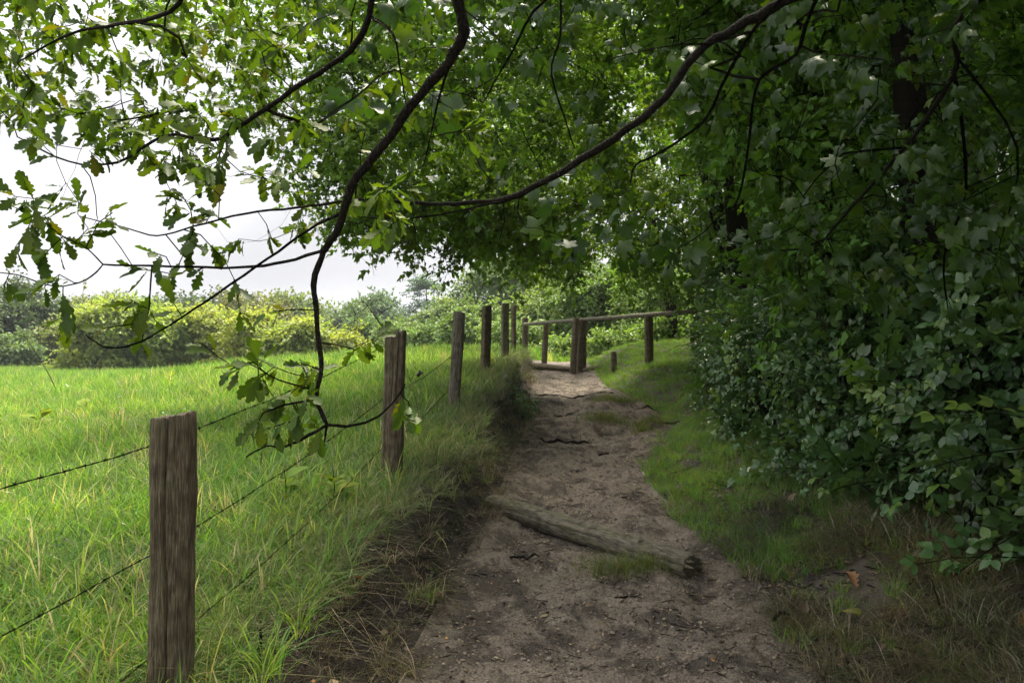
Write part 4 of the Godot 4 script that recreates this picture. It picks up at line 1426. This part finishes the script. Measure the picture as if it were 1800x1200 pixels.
	crown_tree("woodland_tree", "added tree outside the right edge whose crown darkens the near path", "trees of the wood right of the path", [g, g + Vector3(0.0, 1.7, 0), g + Vector3(-0.5, 3.6, 0.1), g + Vector3(-1.2, 5.4, 0.1), g + Vector3(-1.6, 7.4, 0)], 0.22,
		[[Vector3(2.8, 5.0, -3.2), Vector3(2.4, 1.3, 2.8), 70], [Vector3(1.6, 5.8, -2.0), Vector3(2.4, 1.3, 2.6), 40], [Vector3(3.6, 4.0, -4.4), Vector3(1.6, 1.4, 2.0), 50], [Vector3(3.9, 2.2, -2.6), Vector3(1.0, 1.2, 1.6), 50]], fine, M.beech, Color(0.85, 0.95, 0.85), 9, 1.15, 0.3, 0.2)
	# trees behind the camera that keep the near path in shade
	for q in [[2.9, -3.2, "tree of the wood behind the viewer, near the path"], [3.6, -8.0, "tree of the wood far behind the viewer"]]:
		g = on_ground(q[0], q[1])
		crown_tree("woodland_tree", q[2], "trees of the wood right of the path", [g, g + Vector3(0.0, 1.7, 0), g + Vector3(-0.4, 3.6, 0.1), g + Vector3(-0.9, 6.0, 0.1), g + Vector3(-1.0, 8.6, 0)], 0.2,
			[[g + Vector3(-2.0, 5.6, 0), Vector3(3.2, 1.8, 3.0), 70], [g + Vector3(0.3, 3.0, 0), Vector3(1.9, 1.4, 2.2), 60], [g + Vector3(-1.0, 8.2, 0), Vector3(2.8, 1.6, 2.8), 60]], fine, M.beech, Color(0.85, 0.95, 0.85), 8, 1.2, 0.35, 0.3)


# leaves of their own on a branching tree: the 300 that show largest as parts, the rest as one part
func hang_leaves(o: Node3D, spots: Array, meshes: Array, mat: Material, part_limit: int, home_list: Array) -> void:
	# spots: [Transform3D, Color, size]
	var ranked := []
	for i in spots.size():
		var p: Vector3 = spots[i][0].origin
		var d := -p.z
		var px := p.x / maxf(d, 0.1)
		var py := (p.y - EYE) / maxf(d, 0.1)
		var seen := d > 1.0 and absf(px) < 0.515 and absf(py) < 0.345
		ranked.append([spots[i][2] / maxf(d, 0.5) if seen else 0.0, i])
	ranked.sort_custom(func(a, b): return a[0] > b[0])
	var tints := {}
	var xs := []
	var cs := []
	for m in meshes:
		xs.append([])
		cs.append(PackedColorArray())
	for k in ranked.size():
		var q: Array = spots[ranked[k][1]]
		var xf: Transform3D = q[0]
		xf.origin -= o.position
		var v := k % meshes.size()
		if k < part_limit and ranked[k][0] > 0.0:
			var tone: int = q[3]
			put("leaf", meshes[v], home_list[tone], o, xf)
		else:
			xs[v].append(xf)
			cs[v].push_back(q[1])
	for v in meshes.size():
		if xs[v].size():
			many("foliage", meshes[v], mat, xs[v], cs[v], o)


func tones(m: StandardMaterial3D, list: Array) -> Array:
	var out := []
	for c in list:
		var t: StandardMaterial3D = m.duplicate()
		var a := m.albedo_color.srgb_to_linear()
		t.albedo_color = Color(a.r * c.r, a.g * c.g, a.b * c.b).linear_to_srgb()
		out.append(t)
	return out


func zone(x0: float, x1: float, y0: float, y1: float, d0: float, d1: float, n: int) -> Array:
	var out := []
	for i in n:
		out.append(at(rng.randf_range(x0, x1), rng.randf_range(y0, y1), rng.randf_range(d0, d1)))
	return out


func clumps(x0: float, x1: float, y0: float, y1: float, d0: float, d1: float, n: int, heaps: int, loose: float) -> Array:
	var mid := zone(x0, x1, y0, y1, d0, d1, heaps)
	var out := []
	for i in n:
		out.append(mid[i % heaps] + Vector3(rng.randfn(), rng.randfn() * 0.8, rng.randfn()) * loose)
	return out


func route(list: Array, d0: float, d1: float) -> Array:
	var out := []
	for i in list.size():
		var t := float(i) / maxf(1.0, list.size() - 1.0)
		out.append(at(list[i][0], list[i][1], lerpf(d0, d1, t)))
	return out


func build_oak() -> void:
	var g := on_ground(2.35, -1.7)
	var o := thing("oak_tree", g, "oak whose lobed leaves and dark hanging branch frame the left and top", "tree")
	var s := Skel.new()
	s.line([g, Vector3(2.3, 1.8, 1.7), Vector3(2.1, 3.3, 1.5), Vector3(1.7, 4.8, 1.2)], -1, 0.24, 0.13, 4, 1.1)
	var top := s.p.size() - 1
	var mid := s.line([Vector3(1.0, 4.6, 0.2), Vector3(0.45, 4.0, -0.9), at(840, -460, 1.9)], top, 0.10, 0.03, 5, 0.95)
	# the hanging branch
	var main := s.line(route([[790, -160], [806, -20], [812, 60], [798, 95], [740, 165], [675, 250], [618, 330], [590, 410], [566, 442]], 2.2, 2.45), mid, 0.0145, 0.0085, 4, 0.1)
	var knee := s.line(route([[552, 500], [556, 560], [564, 640], [557, 700], [574, 748]], 2.45, 2.42), main, 0.0076, 0.0048, 4, 0.1)
	s.line(route([[530, 772], [495, 786], [468, 784], [432, 803]], 2.42, 2.40), knee, 0.0042, 0.0018, 4)
	s.line(route([[620, 748], [662, 733], [690, 708], [712, 675]], 2.42, 2.46), knee, 0.004, 0.0015, 4)
	s.line(route([[569, 784]], 2.42, 2.40), knee, 0.004, 0.001, 3)
	s.line(route([[500, 712], [462, 726]], 2.42, 2.3), s.nearest(at(557, 705, 2.42)), 0.003, 0.0018, 3)
	s.line(route([[490, 668], [440, 640], [420, 650]], 2.42, 2.5), s.nearest(at(560, 690, 2.42)), 0.0022, 0.0012, 3)
	s.line(route([[600, 608], [625, 615]], 2.45, 2.5), s.nearest(at(560, 600, 2.45)), 0.002, 0.0012, 3)
	# side branches over the meadow
	var w := s.line(route([[500, 460], [420, 470], [300, 468], [180, 465]], 2.45, 2.5), main, 0.0042, 0.0022, 4)
	s.line(route([[150, 492], [95, 503], [30, 483], [-20, 478]], 2.5, 2.5), w, 0.0022, 0.0012, 4)
	s.line(route([[150, 435], [110, 415], [60, 380], [-10, 350]], 2.5, 2.6), w, 0.0018, 0.001, 4)
	s.line(route([[540, 405], [470, 455], [385, 513], [300, 570], [235, 605], [185, 610], [150, 588]], 2.45, 2.3), s.nearest(at(600, 362, 2.43)), 0.0042, 0.0016, 4)
	s.line(route([[520, 365], [430, 375], [340, 398], [275, 414], [220, 400], [140, 380]], 2.45, 2.7), s.nearest(at(605, 350, 2.43)), 0.0035, 0.0013, 4)
	var up := s.line(route([[690, -120], [655, -10], [640, 55], [600, 100], [515, 158], [430, 215], [375, 246], [290, 238], [205, 285], [120, 284], [30, 240]], 2.5, 2.9), mid, 0.0105, 0.002, 4)
	s.line(route([[420, 300], [520, 325]], 2.8, 2.8), s.nearest(at(380, 244, 2.75)), 0.002, 0.0012, 3)
	s.line(route([[560, -200], [360, -60], [300, 20], [210, 42], [120, 60], [30, 110]], 2.3, 2.9), mid, 0.009, 0.0025, 4)
	s.line(route([[500, -260], [200, -160], [20, -60], [-80, 40]], 2.2, 3.0), mid, 0.009, 0.0025, 4)
	s.line(route([[770, 180], [745, 290]], 2.45, 2.55), s.nearest(at(800, 95, 2.43)), 0.004, 0.0015, 4)
	s.line(route([[690, 60], [705, 130], [715, 200]], 2.5, 2.6), s.nearest(at(650, 20, 2.55)), 0.005, 0.0012, 4)
	var targets := []
	targets += zone(-40, 330, -160, 60, 2.7, 6.0, 180)
	targets += zone(-30, 480, 40, 215, 2.7, 6.0, 190)
	targets += zone(300, 600, -120, 90, 2.7, 6.0, 110)
	targets += zone(-20, 420, 170, 275, 2.5, 3.3, 36)
	targets += zone(240, 400, 240, 300, 2.6, 3.0, 9)
	targets += zone(310, 540, 170, 420, 2.45, 3.0, 22)
	targets += zone(520, 860, -80, 360, 2.5, 6.0, 70)
	targets += zone(400, 565, 620, 770, 2.3, 2.6, 22)
	targets += zone(700, 735, 690, 720, 2.4, 2.5, 2)
	targets += zone(600, 720, 330, 420, 2.5, 3.0, 9)
	targets += zone(-900, 1300, -1100, -170, 1.2, 4.5, 170)  # unseen boughs overhead, thickened to shade the leaves below
	for q in [[15, 350], [60, 355], [100, 345], [140, 350], [55, 400], [20, 440], [70, 440], [120, 420], [190, 372], [150, 400], [15, 490], [75, 505], [105, 540], [120, 580], [180, 575], [110, 480], [240, 595], [265, 545], [255, 470], [300, 540], [310, 480], [350, 470], [355, 600], [430, 555], [480, 545], [420, 500], [380, 380], [330, 370], [225, 520], [330, 425], [270, 440], [370, 440], [95, 390], [620, 610], [655, 600]]:
		targets.append(at(q[0] + rng.randf_range(-8, 8), q[1] + rng.randf_range(-8, 8), rng.randf_range(2.4, 2.65)))
	var hub: Vector3 = at(700, 100, 2.4)
	targets.sort_custom(func(a, b): return a.distance_squared_to(hub) < b.distance_squared_to(hub))
	for t in targets:
		s.reach(t, rng, 0.07, 0.10, 0.03)
	var leafed := s.ends.size()
	for t in zone(60, 900, 20, 430, 2.4, 3.4, 46):
		s.reach(t, rng, 0.06, 0.12, 0.02)
	s.ends = s.ends.slice(0, leafed)
	s.radii(0.0014, 0.35)
	wood(o, s, M.bark, 0.0075, 9)
	var meshes := []
	for i in 10:
		meshes.append(oak_leaf_mesh())
	var hues := [Color(1, 1, 1), Color(0.8, 0.88, 0.85), Color(1.25, 1.12, 0.8), Color(0.7, 0.8, 0.75), Color(1.9, 1.15, 0.5)]
	var mats := tones(M.oak, hues)
	var spots := []
	for e in s.ends:
		var b := s.p[e]
		var a := s.p[s.par[e]]
		var dir := (b - a).normalized()
		var low := b.y < EYE + 0.25 and b.x < -0.2
		var n := rng.randi_range(3, 5) if low else rng.randi_range(5, 8)
		for i in n:
			var go := (dir * 0.8 + ball() * 0.85 + Vector3(0, -0.35, 0)).normalized()
			var from := a.lerp(b, 1.0 - 0.8 * pow(rng.randf(), 1.5))
			var size := rng.randf_range(0.038, 0.08)
			var tone := rng.randi() % 4 if rng.randf() < 0.97 else 4
			spots.append([aim(from, go, Vector3.UP + ball() * 0.7 + Vector3(0, 0, 0.2), size), vary(hues[tone], 0.1), size, tone])
	hang_leaves(o, spots, meshes, M.oak, 300, mats)


func build_sycamore() -> void:
	var g := on_ground(3.35, 2.3)
	var o := thing("sycamore_tree", g, "sycamore whose broad five lobed leaves overhang the path and the brambles", "tree")
	var s := Skel.new()
	s.line([g, g + Vector3(-0.05, 1.5, 0), g + Vector3(-0.2, 3.0, -0.1), g + Vector3(-0.4, 4.6, -0.2)], -1, 0.2, 0.12, 4, 1.1)
	var top := s.p.size() - 1
	var fork := s.line([Vector3(2.3, 4.2, -2.7), at(1560, -230, 3.2)], top - 3, 0.06, 0.03, 4, 0.4)
	var b := s.line(route([[1450, -60], [1380, 2], [1290, 50], [1225, 95], [1150, 190], [1080, 242], [960, 318], [880, 353]], 3.25, 3.45), fork, 0.019, 0.0105, 4)
	s.line(route([[800, 358], [740, 357], [660, 350], [600, 352]], 3.45, 3.5), b, 0.009, 0.003, 4)
	s.line(route([[800, 372], [700, 385], [630, 380]], 3.45, 3.4), s.nearest(at(890, 350, 3.45)), 0.004, 0.0015, 4)
	s.line(route([[1365, 10], [1322, 55], [1270, 150], [1235, 215], [1165, 265], [1118, 290], [1108, 320]], 3.2, 3.4), fork, 0.007, 0.003, 4)
	s.line(route([[1250, 75], [1180, 80], [1060, 105]], 3.3, 3.4), s.nearest(at(1320, 55, 3.25)), 0.004, 0.0015, 4)
	s.line(route([[1430, 10], [1400, 95], [1335, 140], [1318, 240], [1300, 345], [1280, 370]], 3.4, 3.7), fork, 0.008, 0.003, 4)
	s.line(route([[1120, -60], [960, 0], [900, 90], [850, 180]], 3.0, 3.2), fork, 0.008, 0.002, 4)
	s.line(route([[1000, -80], [985, 60], [970, 130], [1000, 230], [1010, 260]], 3.0, 3.1), s.nearest(at(1120, -60, 3.05)), 0.004, 0.002, 4)
	var r := s.line(route([[1780, -40], [1680, 130], [1590, 260], [1510, 350], [1450, 420]], 3.4, 4.7), top - 4, 0.013, 0.005, 5)
	s.line(route([[1380, 440], [1250, 420], [1180, 440]], 4.7, 4.9), r, 0.006, 0.002, 4)
	s.line(route([[1700, 330], [1660, 450], [1670, 560]], 4.2, 4.6), s.nearest(at(1680, 130, 3.7)), 0.008, 0.003, 4)
	s.line(route([[1790, 260], [1760, 420]], 3.6, 3.9), s.nearest(at(1700, 110, 3.6)), 0.006, 0.002, 4)
	var targets := []
	targets += clumps(800, 1320, -160, 330, 3.8, 6.5, 90, 14, 0.26)
	targets += clumps(1200, 1850, -200, 330, 3.6, 6.0, 140, 18, 0.24)
	targets += zone(1290, 1620, 230, 520, 4.0, 4.9, 40)
	targets += zone(950, 1230, 330, 460, 3.6, 4.7, 15)
	targets += zone(1640, 1820, 260, 560, 3.6, 4.8, 9)
	targets += zone(430, 820, -160, 190, 3.2, 5.0, 20)
	targets += zone(600, 2300, -1200, -160, 1.6, 4.5, 80)
	for q in [[1210, 470], [1200, 440], [1245, 400], [1530, 500], [1510, 470], [1680, 560], [1420, 400], [1350, 440], [1470, 310], [1590, 380], [1000, 380], [1040, 360]]:
		targets.append(at(q[0], q[1], rng.randf_range(4.3, 4.8)))
	var hub: Vector3 = at(1500, -100, 3.3)
	targets.sort_custom(func(p, q): return p.distance_squared_to(hub) < q.distance_squared_to(hub))
	for t in targets:
		s.reach(t, rng, 0.10, 0.08, 0.04)
	var leafed := s.ends.size()
	for t in zone(640, 1750, 20, 470, 3.1, 4.6, 70):
		s.reach(t, rng, 0.08, 0.12, 0.0)
	s.ends = s.ends.slice(0, leafed)
	s.radii(0.0017, 0.34)
	wood(o, s, M.bark, 0.0085, 9)
	var meshes := []
	for i in 12:
		meshes.append(palm_leaf_mesh())
	var hues := [Color(1, 1, 1), Color(0.8, 0.9, 0.85), Color(1.3, 1.2, 0.8), Color(0.7, 0.8, 0.75), Color(1.8, 1.4, 0.6)]
	var mats := tones(M.sycamore, hues)
	var spots := []
	for e in s.ends:
		var q := s.p[e]
		var a := s.p[s.par[e]]
		var dir := (q - a).normalized()
		for i in rng.randi_range(4, 7):
			var go := (dir * 0.35 + ball() * 0.75 + Vector3(0, -0.75, 0.05)).normalized()
			var size := rng.randf_range(0.045, 0.115)
			var tone := rng.randi() % 4 if rng.randf() < 0.95 else 4
			var from := a.lerp(q, rng.randf_range(0.2, 1.0)) + ball() * 0.05 + go * size * 0.25
			spots.append([aim(from, go, Vector3(-0.45, 0.6, 0.1) + ball() * 0.95, size), vary(hues[tone], 0.1), size, tone])
	hang_leaves(o, spots, meshes, M.sycamore, 300, mats)


# ---------------------------------------------------------------- brambles

func bramble(called: String, label: String, foot: Vector3, lobes: Array, canes: Array, single: Array, parts: int, size: float, tint := Color(1, 1, 1)) -> void:
	var o := thing(called, foot, label, "bush", "brambles along the wood edge")
	var stems := Mb.new()
	var dry := Mb.new()
	var xs := []
	var cs := []
	for m in canes:
		xs.append([])
		cs.append(PackedColorArray())
	var shown := 0
	var hues := tones(M.bramble, [tint, Color(tint.r * 0.8, tint.g * 0.85, tint.b * 0.85), Color(tint.r * 1.9, tint.g * 1.5, tint.b * 0.8), Color(tint.r * 1.1, tint.g * 1.15, tint.b)])
	for q in lobes:
		var c: Vector3 = q[0]
		var r: Vector3 = q[1]
		for i in q[2]:
			var out := ball()
			if out.y < -0.35:
				out.y = -out.y
			var depth := pow(rng.randf(), 0.4)
			if i % 4 == 0:
				depth = rng.randf_range(0.3, 0.75)
			var p := c + out * r * (0.45 + 0.55 * depth) * (1.0 + 0.28 * lump.get_noise_3d((c.x + out.x * 2.0) * 2.0, out.y * 4.0, (c.z + out.z * 2.0) * 2.0))
			var gy := height(p.x, -p.z)
			if p.y < gy + 0.06:
				p.y = gy + rng.randf_range(0.04, 0.3)
			var nrm := (out / r).normalized()
			var go := (nrm * 0.5 + ball() * 0.7 + Vector3(-0.15, 0.15, 0.1)).normalized()
			var v := rng.randi() % canes.size()
			xs[v].append(aim(p - go * 0.25 - foot, go, nrm * 0.8 + Vector3(-0.35, 0.5, 0.1) + ball() * 0.45, size * rng.randf_range(0.7, 1.25)))
			cs[v].push_back(vary(tint if rng.randf() < 0.86 else Color(1.9, 1.55, 0.9), 0.25, 0.2))
			if i % 6 == 0:
				var root := Vector3(c.x + out.x * r.x * 0.4, 0, c.z + out.z * r.z * 0.4)
				root.y = height(root.x, -root.z)
				var bend := root.lerp(p, 0.55) + Vector3(0, 0.25, 0)
				stems.tube(PackedVector3Array([root - foot, root.lerp(bend, 0.5) + ball() * 0.05 - foot, bend - foot, p - foot]), PackedFloat32Array([0.006, 0.005, 0.004, 0.0025]), 5)
		for i in q[2] / 16:
			var out := (Vector3(-0.6, 0.5, 0.6) + ball() * 0.8).normalized()
			var p0: Vector3 = c + out * r * 0.7
			var p3: Vector3 = c + out * r * rng.randf_range(1.1, 1.35) + ball() * 0.3 + Vector3(0, -0.15, 0)
			p3.y = maxf(p3.y, height(p3.x, -p3.z) + 0.05)
			var p1 := p0.lerp(p3, 0.4) + Vector3(0, 0.12, 0)
			var p2 := p0.lerp(p3, 0.75) + Vector3(0, 0.08, 0)
			dry.tube(PackedVector3Array([p0 - foot, p1 - foot, p2 - foot, p3 - foot]), PackedFloat32Array([0.0032, 0.003, 0.0024, 0.0014]), 5)
		# single leaves on the side toward path and camera
		var want: int = parts * q[2] / maxi(1, lobes.reduce(func(n, z): return n + z[2], 0))
		for i in want:
			var toward := (Vector3(-0.55, 0.35, 0.85) + ball() * 0.75).normalized()
			var p: Vector3 = c + toward * r * rng.randf_range(0.92, 1.1) * (1.0 + 0.28 * lump.get_noise_3d((c.x + toward.x * 2.0) * 2.0, toward.y * 4.0, (c.z + toward.z * 2.0) * 2.0))
			var gy := height(p.x, -p.z)
			if p.y < gy + 0.05:
				p.y = gy + rng.randf_range(0.05, 0.3)
			var go := (ball() + Vector3(-0.3, -0.25, 0.3)).normalized()
			put("leaf", single[rng.randi() % single.size()], hues[rng.randi() % 4], o, aim(p - foot, go, (toward / r).normalized() + Vector3(-0.1, 0.5, 0.1) + ball() * 0.35, size * rng.randf_range(0.7, 1.3)))
			shown += 1
	for v in canes.size():
		if xs[v].size():
			many("foliage", canes[v], M.bramble, xs[v], cs[v], o)
	tag(put("canes", stems.mesh(), M.bark, o), "", "", "", "stuff")
	tag(put("dry_canes", dry.mesh(), M.grey_wood, o), "", "", "", "stuff")


func build_brambles() -> void:
	var canes := []
	for i in 4:
		canes.append(cane_mesh(9, 0.066))
	var single := []
	for i in 4:
		var mb := Mb.new()
		trefoil(mb, Transform3D.IDENTITY, 0.06, Color.WHITE)
		single.append(mb.mesh())
	var plain := Color(1, 1, 1)
	# along the edge, from the near right corner to the rail
	var list := [
		[3.15, 4.3, 0.75, 1.0, 0.8, 150, 120, "bramble bush with large leaves at the right edge, nearest the viewer", plain],
		[3.05, 5.9, 0.85, 1.25, 0.95, 260, 300, "bramble bush with glossy leaves beside the dry grass bank", plain],
		[2.82, 7.6, 0.80, 1.25, 1.0, 280, 300, "dense bramble bush overhanging the green verge", plain],
		[2.72, 9.4, 0.80, 1.35, 1.0, 280, 200, "bramble bush above the middle of the verge", plain],
		[3.0, 11.2, 0.85, 1.35, 1.0, 260, 120, "bramble bush opposite the earth step", plain],
		[3.4, 13.2, 0.95, 1.4, 1.1, 260, 0, "bramble bush half way to the rail fence", plain],
		[3.85, 15.6, 1.0, 1.4, 1.2, 240, 0, "bramble bush in front of the right rail post", plain],
		[4.5, 18.2, 1.1, 1.3, 1.2, 220, 0, "bramble bush covering the right end of the rail", plain],
		[4.6, 6.8, 1.0, 1.6, 1.5, 220, 0, "tall bramble mass behind the near brambles", plain],
		[4.4, 9.6, 1.0, 1.8, 1.6, 240, 0, "tall bramble mass around the ivy grown trunk", plain],
		[5.0, 12.8, 1.1, 1.9, 1.8, 240, 0, "tall bramble mass behind the middle brambles", plain],
		[5.6, 16.4, 1.2, 1.8, 1.9, 220, 0, "tall bramble mass near the end of the wood edge", plain],
	]
	for q in list:
		var g := on_ground(q[0], q[1])
		q[5] = int(q[5] * (1.0 if q[1] < 6.5 else 1.55))
		var lobes := [[g + Vector3(0, q[3] * 0.48, 0), Vector3(q[2], q[3] * 0.62, q[4]), q[5]], [g + Vector3(0.3, q[3] * 0.75, 0.1), Vector3(q[2] * 0.75, q[3] * 0.5, q[4] * 0.75), q[5] / 3], [g + Vector3(-0.12, 0.1, 0.1), Vector3(q[2] * 0.98, 0.38, q[4] * 0.95), q[5] / 3]]
		bramble("bramble_bush", q[7], g, lobes, canes, single, q[6], 1.2 if q[1] < 6.5 else (0.95 if q[1] < 8.5 else 0.78), q[8])
	# the dark one that hangs over the left bank
	var g := on_ground(0.12, 13.3)
	bramble("bramble_bush", "small dark leaved bush hanging over the left bank", g, [[g + Vector3(0.0, 0.12, 0), Vector3(0.24, 0.24, 0.55), 46]], canes, single, 60, 0.5, Color(0.85, 0.85, 0.85))


func ivy_trunks() -> void:
	# ivy climbing the trunks of the wood edge
	var mesh := []
	for i in 3:
		mesh.append(cane_mesh(10, 0.05))
	for q in [[2.85, 9.3, "ivy climbing the hornbeam trunk behind the middle brambles"], [2.95, 12.4, "ivy climbing the trunk of the arching hornbeam"], [2.98, 7.3, "ivy climbing the shaded trunk at the right edge"]]:
		var g := on_ground(q[0], q[1])
		var o := thing("ivy", g, q[2], "ivy", "ivy on the trunks")
		var xs := []
		var cs := PackedColorArray()
		for k in 120:
			var y := rng.randf_range(0.2, 4.0)
			var a := rng.randf() * TAU
			var out := Vector3(cos(a), 0, sin(a))
			xs.append(aim(Vector3(-0.04 * y, y, 0) + out * rng.randf_range(0.14, 0.3), Vector3(rng.randfn() * 0.5, rng.randf_range(-0.4, 1), rng.randfn() * 0.5), out + Vector3(0, 0.3, 0), rng.randf_range(0.6, 1.0)))
			cs.push_back(vary(Color(0.9, 0.95, 0.9), 0.2))
		many("foliage", mesh[0], M.bramble, xs, cs, o)


func build_weeds() -> void:
	# broad leaved plants in the meadow, dry stalks, a bare bough
	for q in [[300, 688, "broad leaved weed standing in the meadow left of the oak twigs"], [150, 740, "pale weed in the meadow behind the near post"], [500, 905, "dock plant with pale broad leaves at the top of the bank"], [585, 900, "dock plant beside the wire at the bank top"], [70, 765, "yellowish weed far left in the meadow"], [545, 700, "weed in the meadow behind the hanging branch"]]:
		var d := ground_depth(q[0], q[1])
		var mb := Mb.new()
		for k in 9:
			var a := rng.randf() * TAU
			var dir := Vector3(cos(a), rng.randf_range(0.4, 1.4), sin(a))
			add_leaf(mb, aim(Vector3(0, rng.randf_range(0.02, 0.22), 0), dir, Vector3.UP + ball() * 0.3), OVATE, rng.randf_range(0.09, 0.17), 0.25, 0.5, vary(Color(0.13, 0.21, 0.04), 0.3, 0.3), 0.02, 0.2)
		mb.tube(PackedVector3Array([Vector3.ZERO, Vector3(0.01, 0.16, 0), Vector3(0.0, 0.28, 0.01)]), PackedFloat32Array([0.004, 0.003, 0.002]), 5, Color(0.07, 0.09, 0.03))
		tag(put("weed", mb.mesh(), M.weed, self, Transform3D(Basis.IDENTITY, on_ground((q[0] - 900.0) / F * d, d))), q[2], "weed", "weeds in the meadow")
	for q in [[105, 690, 45, 590, 14.0, 0.008, "tall dry stalk leaning left in the meadow"], [165, 660, 180, 628, 30.0, 0.012, "short dry stalk at the far side of the meadow"], [735, 720, 718, 640, 9.0, 0.003, "dry brown stalk right of the second post"]]:
		var a := at(q[0], q[1], q[4])
		a.y = height(a.x, q[4])
		var b := at(q[2], q[3], q[4])
		var mb := Mb.new()
		var pts := PackedVector3Array()
		var rr := PackedFloat32Array()
		for i in 8:
			var t := i / 7.0
			pts.append(Vector3.ZERO.lerp(b - a, t) + Vector3(0.03 * sin(t * 4.0), 0, 0))
			rr.append(q[5] * (1.0 - 0.7 * t))
		mb.tube(pts, rr, 5)
		for k in 7:
			var t := rng.randf_range(0.55, 1.0)
			var p: Vector3 = (b - a) * t
			mb.tube(PackedVector3Array([p, p + Vector3(rng.randf_range(-0.12, 0.12), rng.randf_range(0.03, 0.16), 0)]), PackedFloat32Array([q[5] * 0.4, q[5] * 0.15]), 4)
		tag(put("dry_stalk", mb.mesh(), M.oak_wood, self, Transform3D(Basis.IDENTITY, a)), q[6], "stalk", "dry stalks")
	# bare bough leaning over the meadow beyond the second post
	var foot := at(690, 640, 24.0)
	foot.y = height(foot.x, 24.0)
	var o := thing("bare_shrub", foot, "leafless shrub with thin dark twigs behind the second post", "shrub")
	var s := Skel.new()
	s.line([foot, at(680, 590, 24.0), at(655, 550, 24.0), at(640, 530, 24.0)], -1, 0.025, 0.008, 4, 0.1)
	for t in zone(610, 700, 515, 600, 23.5, 24.5, 34):
		s.reach(t, rng, 0.2, 0.1, 0.05)
	s.radii(0.004, 0.42)
	wood(o, s, M.bark, 0.02, 6)


# ---------------------------------------------------------------- light and sky

func overcast() -> ImageTexture:
	# an even cloud sheet: three times as bright overhead as at the horizon, with soft greyer banks
	var im := Image.create(512, 256, false, Image.FORMAT_RGBAF)
	var n := FastNoiseLite.new()
	n.seed = 5
	n.frequency = 1.6
	n.fractal_octaves = 4
	for y in 256:
		var el := PI * 0.5 - PI * (y + 0.5) / 256.0
		for x in 512:
			var az := TAU * (x + 0.5) / 512.0
			var dir := Vector3(cos(el) * sin(az), sin(el), cos(el) * cos(az))
			var k := (1.0 + 2.0 * maxf(0.0, sin(el))) / 3.0
			var c := n.get_noise_3d(dir.x, dir.y * 3.0, dir.z)
			k *= 1.0 - 0.22 * smoothstep(-0.15, 0.4, c)
			im.set_pixel(x, y, Color(k * 0.985, k * 0.985, k * 1.03))
	return ImageTexture.create_from_image(im)


func _ready() -> void:
	rng.seed = 20240917
	lump.frequency = 0.45
	lump.fractal_octaves = 3
	clod.frequency = 5.5
	clod.seed = 3
	clod.fractal_octaves = 3
	grit.frequency = 22.0
	grit.seed = 9
	grit.fractal_octaves = 2

	var cam := Camera3D.new()
	cam.name = "camera"
	cam.position = Vector3(0, EYE, 0)
	cam.fov = 37.81
	cam.near = 0.05
	cam.far = 900.0
	cam.current = true
	add_child(cam)

	var env := Environment.new()
	env.background_mode = Environment.BG_SKY
	var sky := Sky.new()
	var pano := PanoramaSkyMaterial.new()
	pano.panorama = overcast()
	pano.energy_multiplier = 0.24
	sky.sky_material = pano
	env.sky = sky
	env.tonemap_mode = Environment.TONE_MAPPER_LINEAR
	env.tonemap_exposure = 11.4
	env.fog_enabled = true
	env.fog_density = 0.0004
	env.fog_light_color = Color(0.93, 0.96, 1.0)
	env.sdfgi_enabled = true
	env.ssao_enabled = true
	env.ssil_enabled = true
	var world := WorldEnvironment.new()
	world.name = "environment"
	world.environment = env
	add_child(world)

	var sun := DirectionalLight3D.new()
	sun.name = "sun"
	sun.light_energy = 0.5
	sun.light_color = Color(1.0, 0.96, 0.88)
	sun.light_angular_distance = 24.0
	sun.shadow_enabled = true
	add_child(sun)
	sun.look_at_from_position(Vector3(0.6, 9, -5.0), Vector3.ZERO)

	make_materials()
	build_ground()
	build_fence()
	build_log()
	build_wood()
	build_far_trees()
	build_brambles()
	ivy_trunks()
	build_oak()
	build_sycamore()
	build_grass()
	build_litter()
	build_weeds()
